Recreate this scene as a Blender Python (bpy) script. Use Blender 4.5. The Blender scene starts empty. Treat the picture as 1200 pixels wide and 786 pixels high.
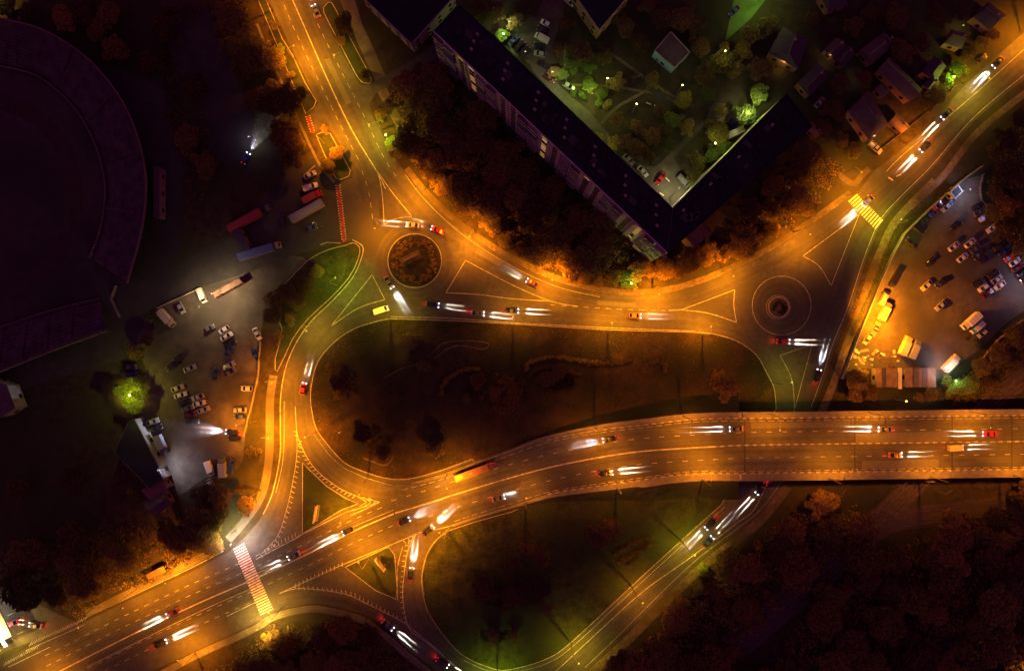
import bpy, bmesh, math, random
from mathutils import Vector, Matrix
from mathutils.geometry import tessellate_polygon
R = math.radians
rnd = random.Random(7)
scene = bpy.context.scene
COL = scene.collection

# ------------------------------------------------------------------ camera, sky, dim fill sun, exposure
PXM = 3.4            # photo pixels per metre on the ground
CAMH = 240.0         # height of the drone
cam = bpy.data.cameras.new('camera'); camo = bpy.data.objects.new('camera', cam); COL.objects.link(camo)
camo.location = (0, 0, CAMH); camo.rotation_euler = (0, 0, 0)
cam.sensor_width = 36; cam.lens = 36 * CAMH / (1200 / PXM); cam.clip_start = 1; cam.clip_end = 5000
scene.camera = camo
world = bpy.data.worlds.new('World'); scene.world = world; world.use_nodes = True
wn = world.node_tree; bgn = wn.nodes['Background']
tc = wn.nodes.new('ShaderNodeTexCoord'); sep = wn.nodes.new('ShaderNodeSeparateXYZ'); rp = wn.nodes.new('ShaderNodeValToRGB')
wn.links.new(tc.outputs['Generated'], sep.inputs[0]); wn.links.new(sep.outputs['Z'], rp.inputs[0]); wn.links.new(rp.outputs[0], bgn.inputs[0])
rp.color_ramp.elements[0].position = 0.0; rp.color_ramp.elements[0].color = (1.0, 0.13, 0.09, 1)
rp.color_ramp.elements[1].position = 0.6; rp.color_ramp.elements[1].color = (0.42, 0.075, 0.36, 1)
bgn.inputs[1].default_value = 0.0310
fill_sun = bpy.data.lights.new('roof_fill_sun', 'SUN'); fill_sun.energy = 0.006; fill_sun.angle = R(3); fill_sun.color = (0.55, 0.35, 1.0)  # weak purple fill light, added so the roofs show some shading
mo = bpy.data.objects.new('roof_fill_sun', fill_sun); COL.objects.link(mo); mo.rotation_euler = (R(35), R(-25), 0)
scene.view_settings.view_transform = 'Standard'; scene.view_settings.look = 'None'
scene.view_settings.exposure = 3.0; scene.view_settings.gamma = 1.0; scene.view_settings.use_curve_mapping = False
try:
    scene.cycles.use_light_tree = True; scene.cycles.max_bounces = 4; scene.cycles.diffuse_bounces = 2
    scene.cycles.glossy_bounces = 2; scene.cycles.transmission_bounces = 2; scene.cycles.transparent_max_bounces = 4
    scene.cycles.use_denoising = True; scene.cycles.caustics_reflective = False; scene.cycles.caustics_refractive = False
except Exception: pass

BRIDGE_ORANGE = (1.0, 0.262, 0.003); ORANGE = (1.0, 0.276, 0.003); AMBER = (1.0, 0.35, 0.008); YELLOW = (0.92, 0.56, 0.020); GREENY = (0.56, 0.64, 0.022)
LAMP_GAIN = 0.84     # one trim for every street lamp
WHITE = (0.80, 0.78, 1.0); COOL = (0.62, 0.66, 1.0); PALE = (0.90, 0.84, 0.42)

# ------------------------------------------------------------------ coordinates
def smst(t): t = max(0, min(1, t)); return t * t * (3 - 2 * t)
def avez(px): return 6.5 * smst((px - 560) / 290)
def P(px, py, z=0.0):
    k = (1 - z / CAMH) / PXM
    return Vector(((px - 600) * k, (393 - py) * k, z))
def crom(p, n=5, closed=False):
    out = []; m = len(p)
    rng = range(m if closed else m - 1)
    for i in rng:
        if closed: a, b, c, d = p[(i - 1) % m], p[i], p[(i + 1) % m], p[(i + 2) % m]
        else: a, b, c, d = p[max(i - 1, 0)], p[i], p[i + 1], p[min(i + 2, m - 1)]
        for k in range(n):
            t = k / n
            out.append(tuple(0.5 * ((2 * b[j]) + (-a[j] + c[j]) * t + (2 * a[j] - 5 * b[j] + 4 * c[j] - d[j]) * t * t + (-a[j] + 3 * b[j] - 3 * c[j] + d[j]) * t ** 3) for j in (0, 1)))
    if not closed: out.append(tuple(p[-1][:2]))
    return out
def resample(p, step):
    out = [p[0]]; acc = 0.0
    for a, b in zip(p[:-1], p[1:]):
        L = math.dist(a, b)
        if L == 0: continue
        d = step - acc
        while d <= L:
            out.append((a[0] + (b[0] - a[0]) * d / L, a[1] + (b[1] - a[1]) * d / L)); d += step
        acc = L - (d - step)
    return out
def offset(p, d):      # positive d = to the side on the right of travel in the picture (y down)
    out = []
    for i in range(len(p)):
        a = p[max(i - 1, 0)]; b = p[min(i + 1, len(p) - 1)]
        dx, dy = b[0] - a[0], b[1] - a[1]; L = math.hypot(dx, dy) or 1
        out.append((p[i][0] - dy / L * d, p[i][1] + dx / L * d))
    return out
def interp(chain, x):
    for a, b in zip(chain[:-1], chain[1:]):
        if a[0] <= x <= b[0]: return a[1] + (b[1] - a[1]) * (x - a[0]) / (b[0] - a[0])
    return chain[0][1] if x < chain[0][0] else chain[-1][1]
def inside(pt, poly):
    x, y = pt; c = False; j = len(poly) - 1
    for i in range(len(poly)):
        xi, yi = poly[i]; xj, yj = poly[j]
        if (yi > y) != (yj > y) and x < (xj - xi) * (y - yi) / (yj - yi) + xi: c = not c
        j = i
    return c

# ------------------------------------------------------------------ materials
MATS = {}
def mat(name, col, rough=0.85, col2=None, scale=0.4, detail=6, metal=0.0, emit=None, es=0.0, bump=0.0, col3=None, scale2=0.03, coat=0.0, spec=0.4, wave=None):
    if name in MATS: return MATS[name]
    m = bpy.data.materials.new(name); m.use_nodes = True; nt = m.node_tree; b = nt.nodes['Principled BSDF']
    b.inputs['Base Color'].default_value = (*col, 1); b.inputs['Roughness'].default_value = rough; b.inputs['Metallic'].default_value = metal
    b.inputs['Coat Weight'].default_value = coat; b.inputs['Specular IOR Level'].default_value = spec
    out = None
    if col2 is not None:
        t = nt.nodes.new('ShaderNodeTexCoord'); g = nt.nodes.new('ShaderNodeNewGeometry')
        n = nt.nodes.new('ShaderNodeTexNoise'); n.inputs['Scale'].default_value = scale; n.inputs['Detail'].default_value = detail; n.inputs['Roughness'].default_value = 0.65
        nt.links.new(g.outputs['Position'], n.inputs['Vector'])
        r = nt.nodes.new('ShaderNodeValToRGB'); r.color_ramp.elements[0].position = 0.36; r.color_ramp.elements[1].position = 0.66
        r.color_ramp.elements[0].color = (*col, 1); r.color_ramp.elements[1].color = (*col2, 1)
        nt.links.new(n.outputs['Fac'], r.inputs[0]); out = r.outputs[0]
        if col3 is not None:
            n2 = nt.nodes.new('ShaderNodeTexNoise'); n2.inputs['Scale'].default_value = scale2; n2.inputs['Detail'].default_value = 5
            nt.links.new(g.outputs['Position'], n2.inputs['Vector'])
            r2 = nt.nodes.new('ShaderNodeValToRGB'); r2.color_ramp.elements[0].position = 0.42; r2.color_ramp.elements[1].position = 0.60
            nt.links.new(n2.outputs['Fac'], r2.inputs[0])
            mx = nt.nodes.new('ShaderNodeMix'); mx.data_type = 'RGBA'
            nt.links.new(r2.outputs[0], mx.inputs[0]); nt.links.new(out, mx.inputs[6]); mx.inputs[7].default_value = (*col3, 1); out = mx.outputs[2]
        if wave:
            w = nt.nodes.new('ShaderNodeTexWave'); w.inputs['Scale'].default_value = wave[0]; w.inputs['Distortion'].default_value = wave[1]
            nt.links.new(t.outputs['Object'], w.inputs['Vector'])
            mx = nt.nodes.new('ShaderNodeMix'); mx.data_type = 'RGBA'; mx.blend_type = 'MULTIPLY'; mx.inputs[0].default_value = wave[2]
            nt.links.new(out, mx.inputs[6]); nt.links.new(w.outputs['Color'], mx.inputs[7]); out = mx.outputs[2]
        nt.links.new(out, b.inputs['Base Color'])
        if bump:
            bp = nt.nodes.new('ShaderNodeBump'); bp.inputs['Strength'].default_value = bump; bp.inputs['Distance'].default_value = 0.3
            nt.links.new(n.outputs['Fac'], bp.inputs['Height']); nt.links.new(bp.outputs[0], b.inputs['Normal'])
    if emit: b.inputs['Emission Color'].default_value = (*emit, 1); b.inputs['Emission Strength'].default_value = es
    MATS[name] = m; return m
M = dict(
 ground=mat('ground_soil', (0.018, 0.014, 0.008), 0.95, (0.055, 0.038, 0.018), 0.35, 9, bump=0.6, col3=(0.026, 0.028, 0.009), scale2=0.02),
 redlawn=mat('parched_lawn', (0.016, 0.010, 0.005), 0.95, (0.050, 0.030, 0.013), 0.30, 11, bump=0.9, col3=(0.010, 0.009, 0.004), scale2=0.05),
 deepsoil=mat('planting_soil', (0.008, 0.006, 0.004), 0.95, (0.022, 0.016, 0.008), 0.8, 9, bump=0.9),
 lawn=mat('dry_lawn', (0.009, 0.013, 0.004), 0.95, (0.046, 0.050, 0.015), 0.30, 11, bump=0.9, col3=(0.016, 0.026, 0.006), scale2=0.035),
 asphalt=mat('road_asphalt', (0.043, 0.041, 0.039), 0.8, (0.072, 0.067, 0.062), 0.55, 10, col3=(0.036, 0.034, 0.033), scale2=0.05),
 asphalt2=mat('avenue_asphalt', (0.046, 0.044, 0.042), 0.8, (0.076, 0.071, 0.066), 0.5, 10, col3=(0.038, 0.036, 0.035), scale2=0.05),
 patch=mat('patched_asphalt', (0.075, 0.070, 0.064), 0.85, (0.092, 0.086, 0.078), 0.8, 6),
 joint=mat('dark_joint', (0.02, 0.02, 0.02), 0.7), kerbdark=mat('dark_kerb_block', (0.07, 0.06, 0.055), 0.8, (0.12, 0.10, 0.09), 1.5, 4),
 lot=mat('worn_lot_asphalt', (0.066, 0.054, 0.042), 0.9, (0.115, 0.094, 0.072), 0.35, 10, bump=0.3, col3=(0.045, 0.037, 0.030), scale2=0.06),
 dirt=mat('bare_dirt', (0.075, 0.058, 0.038), 0.95, (0.17, 0.135, 0.09), 0.6, 9, bump=0.5, col3=(0.055, 0.045, 0.025), scale2=0.07),
 paving=mat('pale_paving', (0.10, 0.09, 0.075), 0.9, (0.17, 0.15, 0.125), 0.7, 9, col3=(0.08, 0.07, 0.058), scale2=0.09),
 yard=mat('yard_asphalt', (0.035, 0.032, 0.032), 0.9, (0.055, 0.050, 0.048), 0.3, 8, col3=(0.025, 0.023, 0.022), scale2=0.03),
 kerb=mat('kerb_stone', (0.17, 0.15, 0.13), 0.8, (0.34, 0.31, 0.27), 1.2, 7),
 paint=mat('road_paint', (0.15, 0.14, 0.13), 0.7, (0.42, 0.40, 0.36), 0.8, 9),
 dashes=mat('lane_dash_paint', (0.12, 0.115, 0.105), 0.7, (0.34, 0.32, 0.30), 0.9, 8),
 zebrapaint=mat('zebra_paint', (0.22, 0.21, 0.19), 0.7, (0.56, 0.54, 0.50), 0.9, 9),
 paintworn=mat('worn_road_paint', (0.16, 0.15, 0.14), 0.7, (0.42, 0.40, 0.38), 1.6, 8),
 redpaint=mat('red_road_paint', (0.10, 0.02, 0.015), 0.8, (0.30, 0.035, 0.022), 0.9, 9),
 roof=mat('bitumen_roof', (0.007, 0.011, 0.018), 0.85, (0.020, 0.026, 0.038), 0.25, 9, col3=(0.005, 0.008, 0.014), scale2=0.06),
 panel=mat('concrete_panel', (0.36, 0.34, 0.33), 0.85, (0.50, 0.47, 0.46), 0.7, 6),
 walk=mat('bridge_walkway', (0.10, 0.09, 0.08), 0.9, (0.16, 0.145, 0.125), 0.6, 9),
 concrete=mat('old_concrete', (0.22, 0.20, 0.18), 0.9, (0.30, 0.28, 0.25), 0.5, 7),
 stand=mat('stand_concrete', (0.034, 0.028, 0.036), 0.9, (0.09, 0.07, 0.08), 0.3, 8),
 glass=mat('dark_glass', (0.012, 0.014, 0.018), 0.12, spec=0.6),
 lit=mat('lit_window', (0.5, 0.4, 0.2), 0.5, emit=(1.0, 0.50, 0.10), es=0.035),
 litw=mat('lit_window_white', (0.5, 0.5, 0.4), 0.5, emit=(1.0, 0.72, 0.35), es=0.04),
 slate=mat('slate_roofing', (0.085, 0.06, 0.065), 0.8, (0.13, 0.10, 0.105), 0.5, 6, wave=(1.1, 0.2, 0.5)),
 rust=mat('rusty_sheet_roof', (0.16, 0.085, 0.06), 0.75, (0.26, 0.15, 0.10), 0.6, 7, wave=(1.3, 0.2, 0.4)),
 darkroof=mat('dark_sheet_roof', (0.045, 0.035, 0.06), 0.7, (0.07, 0.055, 0.085), 0.5, 5, wave=(1.3, 0.2, 0.4)),
 brick=mat('brick_wall', (0.22, 0.12, 0.08), 0.9, (0.32, 0.19, 0.13), 0.9, 6),
 steel=mat('galvanised_steel', (0.17, 0.17, 0.16), 0.55, metal=0.5),
 polem=mat('pole_concrete', (0.09, 0.08, 0.07), 0.8),
 tyre=mat('tyre_rubber', (0.02, 0.02, 0.02), 0.9),
 head=mat('headlight_glass', (0.5, 0.5, 0.5), 0.2), tail=mat('taillight_glass', (0.35, 0.01, 0.01), 0.3),
 headon=mat('headlight_lit', (0.8, 0.8, 0.9), 0.3, emit=(0.86, 0.88, 1.0), es=2.2),
 tailon=mat('taillight_lit', (0.6, 0.02, 0.02), 0.3, emit=(1.0, 0.02, 0.02), es=0.35),
 bark=mat('bark', (0.07, 0.05, 0.035), 0.95, (0.12, 0.09, 0.06), 2, 5),
 ballast=mat('track_ballast', (0.035, 0.026, 0.026), 0.95, (0.08, 0.058, 0.055), 1.0, 9, bump=0.5),
 rail=mat('rail_steel', (0.14, 0.11, 0.10), 0.5, metal=0.5),
 stone=mat('bed_stone', (0.035, 0.027, 0.018), 0.95, (0.10, 0.075, 0.05), 1.1, 9, bump=0.9),
 pitch=mat('green_court', (0.07, 0.13, 0.03), 0.9, (0.10, 0.17, 0.04), 0.3, 5),
 bluewall=mat('blue_wall', (0.12, 0.24, 0.42), 0.8, (0.16, 0.30, 0.50), 0.6, 4),
 cream=mat('cream_sheet', (0.50, 0.43, 0.33), 0.6), redsheet=mat('red_sheet', (0.33, 0.05, 0.045), 0.6),
 bluesheet=mat('blue_tarpaulin', (0.10, 0.16, 0.32), 0.7), greysheet=mat('grey_tarpaulin', (0.22, 0.22, 0.25), 0.75),
 whitesheet=mat('white_sheet', (0.62, 0.60, 0.58), 0.55), dark=mat('dark_metal', (0.03, 0.03, 0.035), 0.5),
)
def leafmat(name, c1, c2):
    m = bpy.data.materials.new(name); m.use_nodes = True; nt = m.node_tree; b = nt.nodes['Principled BSDF']
    g = nt.nodes.new('ShaderNodeNewGeometry'); oi = nt.nodes.new('ShaderNodeObjectInfo')
    mx = nt.nodes.new('ShaderNodeMix'); mx.data_type = 'RGBA'; mx.inputs[6].default_value = (*c1, 1); mx.inputs[7].default_value = (*c2, 1)
    nt.links.new(g.outputs['Random Per Island'], mx.inputs[0])
    hs = nt.nodes.new('ShaderNodeHueSaturation'); mr = nt.nodes.new('ShaderNodeMapRange'); mr.inputs[3].default_value = 0.6; mr.inputs[4].default_value = 1.35
    nt.links.new(oi.outputs['Random'], mr.inputs[0]); nt.links.new(mr.outputs[0], hs.inputs['Value']); nt.links.new(mx.outputs[2], hs.inputs['Color'])
    tr = nt.nodes.new('ShaderNodeBsdfTranslucent'); ms = nt.nodes.new('ShaderNodeMixShader'); ms.inputs[0].default_value = 0.42; nt.links.new(hs.outputs[0], tr.inputs['Color'])
    nt.links.new(b.outputs[0], ms.inputs[1]); nt.links.new(tr.outputs[0], ms.inputs[2]); nt.links.new(ms.outputs[0], nt.nodes['Material Output'].inputs['Surface'])
    nt.links.new(hs.outputs[0], b.inputs['Base Color']); b.inputs['Roughness'].default_value = 0.8; b.inputs['Specular IOR Level'].default_value = 0.2
    return m
LEAF = dict(brown=leafmat('leaves_russet', (0.10, 0.062, 0.019), (0.32, 0.205, 0.065)), olive=leafmat('leaves_olive', (0.08, 0.066, 0.018), (0.28, 0.22, 0.06)),
            green=leafmat('leaves_green', (0.06, 0.085, 0.018), (0.18, 0.24, 0.05)), dark=leafmat('leaves_dark', (0.06, 0.042, 0.018), (0.22, 0.15, 0.055)))
LEAF['deep'] = leafmat('leaves_deep', (0.012, 0.010, 0.005), (0.06, 0.042, 0.016))
PAINTS = dict(white=(0.55, 0.54, 0.52), silver=(0.30, 0.30, 0.31), grey=(0.12, 0.12, 0.13), black=(0.012, 0.012, 0.014), blue=(0.02, 0.04, 0.16), red=(0.35, 0.012, 0.012),
              maroon=(0.09, 0.012, 0.016), beige=(0.36, 0.30, 0.20), green=(0.02, 0.06, 0.035), orange=(0.30, 0.13, 0.02))
def paint(c): return mat('car_paint_' + c, PAINTS[c], 0.32, metal=0.25 if c in ('silver', 'grey') else 0.0, coat=0.5)

# ------------------------------------------------------------------ mesh builder
class MB:
    def __init__(s, o=(0, 0, 0)): s.v = []; s.f = []; s.o = Vector(o)
    def add(s, vs, fs):
        b = len(s.v); s.v += [tuple(Vector(v) - s.o) for v in vs]; s.f += [tuple(b + i for i in f) for f in fs]
    def quad(s, a, b, c, d): s.add([a, b, c, d], [(0, 1, 2, 3)])
    def poly(s, pts):
        pts = [Vector(p) for p in pts]; s.add(pts, [tuple(t) for t in tessellate_polygon([pts])])
    def prism(s, pts, z0, z1, bottom=False):       # pts: world xy
        top = [Vector((p[0], p[1], z1)) for p in pts]; s.poly(top)
        n = len(pts); bot = [Vector((p[0], p[1], z0)) for p in pts]
        s.add(top + bot, [(i, (i + 1) % n, n + (i + 1) % n, n + i) for i in range(n)])
        if bottom: s.poly(bot)
    def box(s, c, d, rz=0.0, ry=0.0):
        m = Matrix.Rotation(rz, 3, 'Z') @ Matrix.Rotation(ry, 3, 'Y'); vs = []
        for x in (-.5, .5):
            for y in (-.5, .5):
                for z in (-.5, .5): vs.append(m @ Vector((x * d[0], y * d[1], z * d[2])) + Vector(c))
        s.add(vs, [(0, 1, 3, 2), (4, 6, 7, 5), (0, 4, 5, 1), (2, 3, 7, 6), (0, 2, 6, 4), (1, 5, 7, 3)])
    def tube(s, a, b, r0, r1, n=8, cap=True):
        a, b = Vector(a), Vector(b); d = (b - a).normalized(); u = d.orthogonal().normalized(); w = d.cross(u); vs = []
        for p, r in ((a, r0), (b, r1)):
            for i in range(n):
                t = 2 * math.pi * i / n; vs.append(p + u * math.cos(t) * r + w * math.sin(t) * r)
        fs = [(i, (i + 1) % n, n + (i + 1) % n, n + i) for i in range(n)]
        if cap: fs += [tuple(range(n - 1, -1, -1)), tuple(range(n, 2 * n))]
        s.add(vs, fs)
    def loft(s, secs, cap=True):     # (x, halfwidth, z0, z1, corner radius)
        vs = []
        for x, w, z0, z1, r in secs: vs += [(x, -w, z0), (x, -w, z1 - r), (x, -w + r, z1), (x, w - r, z1), (x, w, z1 - r), (x, w, z0)]
        fs = []
        for k in range(len(secs) - 1):
            for i in range(6):
                j = (i + 1) % 6; fs.append((k * 6 + i, k * 6 + j, k * 6 + 6 + j, k * 6 + 6 + i))
        if cap: fs += [tuple(range(6)), tuple(range(len(secs) * 6 - 1, len(secs) * 6 - 7, -1))]
        s.add(vs, fs)
    def disc(s, c, r, n=32, z0=None):
        pts = [(c[0] + math.cos(2 * math.pi * i / n) * r, c[1] + math.sin(2 * math.pi * i / n) * r) for i in range(n)]
        if z0 is None: s.poly([(p[0], p[1], c[2]) for p in pts])
        else: s.prism(pts, z0, c[2])
    def build(s, name, m, parent=None, smooth=False):
        me = bpy.data.meshes.new(name); me.from_pydata(s.v, [], s.f); me.materials.append(m); me.update()
        bm = bmesh.new(); bm.from_mesh(me); bmesh.ops.recalc_face_normals(bm, faces=bm.faces); bm.to_mesh(me); bm.free()
        if smooth:
            for p in me.polygons: p.use_smooth = True
        o = bpy.data.objects.new(name, me); COL.objects.link(o)
        if parent: o.parent = parent
        return o
REG = []     # things whose label is finished at the end: (object, description, px, py)
def empty(name, loc, rz=0.0):
    o = bpy.data.objects.new(name, None); COL.objects.link(o); o.location = loc; o.rotation_euler = (0, 0, rz); o.empty_display_size = 0.5; return o
def thing(o, desc, cat, px=None, py=None, group=None, fixed=False):
    o['category'] = cat
    if group: o['group'] = group
    if fixed: o['label'] = desc
    else: REG.append((o, desc, px, py))
    return o
def struct(o): o['kind'] = 'structure'; return o
def copy_tree(o, parent=None):
    c = o.copy(); COL.objects.link(c)
    for k in ('label', 'group', 'category'):
        if parent is None and k in c: del c[k]
    c.parent = parent
    for ch in o.children: copy_tree(ch, c)
    return c
def pxpoly(pts, z): return [P(x, y, z) for x, y in pts]
def sheet(name, pts, z, m, z0=None):
    b = MB()
    if z0 is None: b.poly(pxpoly(pts, z))
    else: b.prism(pxpoly(pts, z), z0, z)
    return struct(b.build(name, m))
def ribbon_mb(b, pts, d0, d1, zf, step=4, raw=False):
    c = pts if raw else resample(crom(pts, 6), step); a = offset(c, d0); e = offset(c, d1)
    for i in range(len(c) - 1):
        z1, z2 = zf(c[i][0]), zf(c[i + 1][0])
        b.quad(P(*a[i], z1), P(*a[i + 1], z2), P(*e[i + 1], z2), P(*e[i], z1))
def strip(name, pts, d0, d1, z, m, thick=None, step=4):
    c = resample(crom(pts, 6), step); o = offset(c, d0) + offset(c, d1)[::-1]
    b = MB(); zf = z if callable(z) else (lambda x: z)
    if thick is None: ribbon_mb(b, pts, d0, d1, zf, step)
    else:
        a = offset(c, d0); e = offset(c, d1)
        for i in range(len(c) - 1):
            z1, z2 = zf(c[i][0]), zf(c[i + 1][0])
            A, B, C, D = P(*a[i], z1), P(*a[i + 1], z2), P(*e[i + 1], z2), P(*e[i], z1); dz = Vector((0, 0, thick))
            b.quad(A, B, C, D); b.quad(A, B, B - dz, A - dz); b.quad(D, C, C - dz, D - dz)
    return struct(b.build(name, m))

# ------------------------------------------------------------------ THE SETTING
g = MB(); N = 60
for i in range(N):
    for j in range(N):
        x0, x1 = -900 + 1800 * i / N, -900 + 1800 * (i + 1) / N; y0, y1 = -900 + 1800 * j / N, -900 + 1800 * (j + 1) / N
        g.quad((x0, y0, 0), (x1, y0, 0), (x1, y1, 0), (x0, y1, 0))
struct(g.build('ground', M['ground']))

RN = crom([(473, 200), (493, 225), (521, 253), (554, 279), (600, 307), (651, 330), (702, 343), (742, 347), (791, 342), (842, 325), (900, 297), (951, 264), (989, 237), (1002, 228)], 4)
west = crom([(425, 289), (423, 304), (412, 327), (389, 353), (366, 375), (348, 400), (335, 430), (329, 464), (328.5, 500), (328, 535), (319, 578), (308, 603), (290, 626), (270, 645)], 4)
JUNC = [(303, -25), (343, 60), (366, 108), (373, 121), (361, 135), (367, 157)] + crom([(374, 153), (389, 154), (402, 176), (414, 200)], 3) + \
  [(412, 208), (402, 213), (395, 216), (403, 284), (413, 281)] + west + [(226, 669), (173, 693), (99, 728), (40, 755), (0, 775), (-40, 795), (-40, 850), (90, 830), (178, 786), (229, 762), (280, 739), (305, 727)] + \
  crom([(322, 716), (364, 707), (402, 713), (442, 728), (478, 760), (514, 786), (560, 820)], 4) + [(660, 815)] + \
  crom([(686, 786), (727, 749), (778, 698), (821, 657), (867, 622), (893, 598), (919, 565), (952, 480), (969, 438), (981, 400), (997, 363), (1012, 314), (1022, 286), (1035, 258), (1058, 233), (1091, 200), (1142, 142), (1200, 94), (1250, 53)], 3) + \
  [(1250, -5)] + crom([(1200, 38), (1129, 102), (1104, 132), (1063, 170), (1025, 200)], 3) + [(1008, 222)] + RN[::-1] + \
  crom([(473, 200), (454, 168), (439, 140), (433, 122)], 4)[1:] + [(441, 109), (437, 97)] + crom([(428, 100.5), (420, 96), (409, 76), (394, 48), (378, 13), (381, 4), (388, 1)], 3) + [(405, -25)]
sheet('road', JUNC, 0.05, M['asphalt'])
# rougher grounds and lots
sheet('parking_lot_ground', [(1124, 212), (1152, 205), (1150, 225), (1153, 238), (1167, 270), (1180, 290), (1215, 330), (1215, 352), (1172, 385), (1150, 408), (1125, 425), (1108, 445), (1026, 432), (1000, 432), (990, 440), (986, 440), (1003, 398), (1030, 340), (1058, 276)], 0.03, M['lot'])
sheet('car_park_ground', crom([(184, 362), (236, 337), (300, 316), (345, 300), (360, 310), (330, 335), (312, 352), (306, 390), (304, 440), (294, 480), (287, 515), (280, 548), (240, 560), (207, 580), (185, 548), (165, 500), (168, 465), (170, 430), (160, 400)], 3, True), 0.03, M['lot'])
sheet('yard_ground', [(190, 322), (270, 275), (330, 205), (360, 190), (370, 185), (392, 216), (403, 284), (386, 287), (345, 300), (290, 320), (235, 340), (180, 362), (150, 350)], 0.022, M['yard'])
sheet('lane_ground', [(190, 0), (240, 0), (262, 60), (290, 120), (300, 160), (292, 205), (258, 190), (225, 150), (205, 90)], 0.015, M['yard'])
sheet('stadium_ground', [(-60, 10), (10, 25), (80, 60), (190, 100), (215, 200), (210, 300), (180, 355), (150, 420), (-60, 480)], 0.012, M['yard'])
sheet('courtyard_road', crom([(640, -10), (628, 30), (618, 70), (640, 100), (680, 145), (710, 175), (740, 205), (765, 230), (787, 247), (805, 228), (800, 200), (790, 185), (815, 160), (835, 140), (868, 150), (868, 140), (838, 120), (828, 138), (805, 160), (775, 190), (765, 195), (745, 190), (715, 160), (690, 130), (660, 105), (642, 78), (652, 40), (665, -10)], 2, True), 0.03, M['lot'])
sheet('courtyard_parking', [(590, 45), (622, 20), (650, 20), (640, 72), (625, 78), (600, 62)], 0.034, M['lot'])
sheet('side_street', [(430, 98), (437, 97), (497, 62), (512, 47), (520, 40), (522, 62), (500, 78), (441, 109), (433, 122)], 0.038, M['asphalt'])
sheet('footpath', crom([(440, 96), (398, 0), (390, -20), (408, -20), (425, 30), (452, 90)], 2, True), 0.02, M['paving'])
sheet('footpath', [(441, 106), (452, 101), (478, 155), (490, 190), (482, 190), (470, 160)], 0.019, M['dirt'])
sheet('court_ground', [(850, 48), (862, -10), (905, -10), (880, 22)], 0.024, M['pitch'])
sheet('forecourt_ground', [(-40, 700), (10, 690), (60, 715), (98, 733), (60, 745), (36, 752), (8, 762), (-40, 790)], 0.032, M['lot'])
for pts, w, m in [([(705, 55), (740, 80), (775, 105), (812, 125)], 3, 'dirt'), ([(668, 100), (700, 100), (740, 105), (775, 112), (800, 125)], 2.5, 'dirt'),
                  ([(662, 50), (662, 80), (664, 100)], 2.2, 'dirt'), ([(705, 145), (725, 125), (760, 105)], 3, 'dirt'), ([(755, 95), (775, 115), (785, 150), (780, 175)], 9, 'yard'),
                  ([(560, 395), (590, 400)], 1, 'dirt'), ([(370, 490), (395, 478), (430, 480)], 1.6, 'dirt'), ([(130, 345), (125, 370), (140, 410)], 3, 'yard')]:
    fz = globals().get('fz', 0.0225) + 0.0012; strip('footpath', pts, -w * .6, w * .6, fz, M[m])
# dirt verges
strip('verge_path', [(1091, 207), (1058, 240), (1040, 262), (1026, 292), (1014, 322), (999, 369), (984, 408), (972, 444), (955, 485)], -2, -11, 0.04, M['dirt'])
strip('verge_path', [(1205, 100), (1142, 152), (1100, 205), (1062, 240)], -1, -9, 0.036, M['dirt'])
strip('verge_path', [(919, 566), (893, 599), (867, 623), (821, 658), (778, 699), (727, 750), (686, 787)], 0, -11, 0.034, M['dirt'])
strip('verge_path', [(985, 205), (1000, 215), (1010, 205), (1020, 196)], -3, 4, 0.028, M['dirt'])
# sidewalks
SW = 0.17
strip('sidewalk', [(473, 200)] + [(493, 225), (521, 253), (554, 279), (600, 307), (651, 330), (702, 343), (742, 347), (791, 342), (842, 325), (900, 297), (951, 264), (989, 237), (1002, 228)], -0.6, -8, SW, M['dirt'], 0.16)
strip('sidewalk', [(322, 440), (318, 470), (318, 500), (317, 535), (312, 568), (302, 592), (284, 616), (268, 634)], -3, 6.5, SW, M['paving'], 0.16)
strip('sidewalk', [(262, 640), (226, 659), (176, 684), (110, 716), (98, 722)], -3, 5.5, SW, M['paving'], 0.16)
strip('sidewalk', [(170, 800), (229, 768), (280, 745), (304, 733), (322, 722), (364, 713), (402, 719), (430, 728)], -4, 4, SW, M['paving'], 0.16)
strip('sidewalk', [(301, 28), (320, 75), (345, 130), (356, 155), (374, 192), (392, 214)], -1.5, 1.5, 0.16, M['paving'], 0.14)
strip('sidewalk', [(430, 725), (470, 762), (500, 786), (520, 800)], -2, 3, SW, M['paving'], 0.16)
strip('sidewalk', [(1003, 396), (1030, 338), (1057, 278)], -9, -4, 0.06, M['lawn'])
# raised islands
def island(name, pts, m='lawn', kerb=1.0, z=0.17):
    b = MB(); b.prism(pxpoly(pts, z), 0.02, z); o = struct(b.build(name, M[m]))
    k = MB(); c = pts + [pts[0], pts[1]]; c1 = c; c2 = None
    ar = sum(a[0] * b_[1] - b_[0] * a[1] for a, b_ in zip(pts, pts[1:] + pts[:1]))
    s = 1 if ar < 0 else -1
    ring = pts + [pts[0]]
    n = len(pts); off = []
    for i in range(n):
        a, b_ = pts[i - 1], pts[(i + 1) % n]; dx, dy = b_[0] - a[0], b_[1] - a[1]; L = math.hypot(dx, dy) or 1
        off.append((pts[i][0] + dy / L * s * kerb, pts[i][1] - dx / L * s * kerb))
    for i in range(n):
        j = (i + 1) % n
        A, B = P(*pts[i], z + .01), P(*pts[j], z + .01); C, D = P(*off[j], z + .01), P(*off[i], z + .01); dz = Vector((0, 0, 0.13))
        k.quad(A, B, C, D); k.quad(D, C, C - dz, D - dz)
    struct(k.build('kerb', M['kerb'])); return o
TS = crom([(364, 476), (369, 499), (378, 514), (402, 541), (427, 553), (455, 561), (480, 561), (515, 552), (553, 538)], 4)
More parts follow.
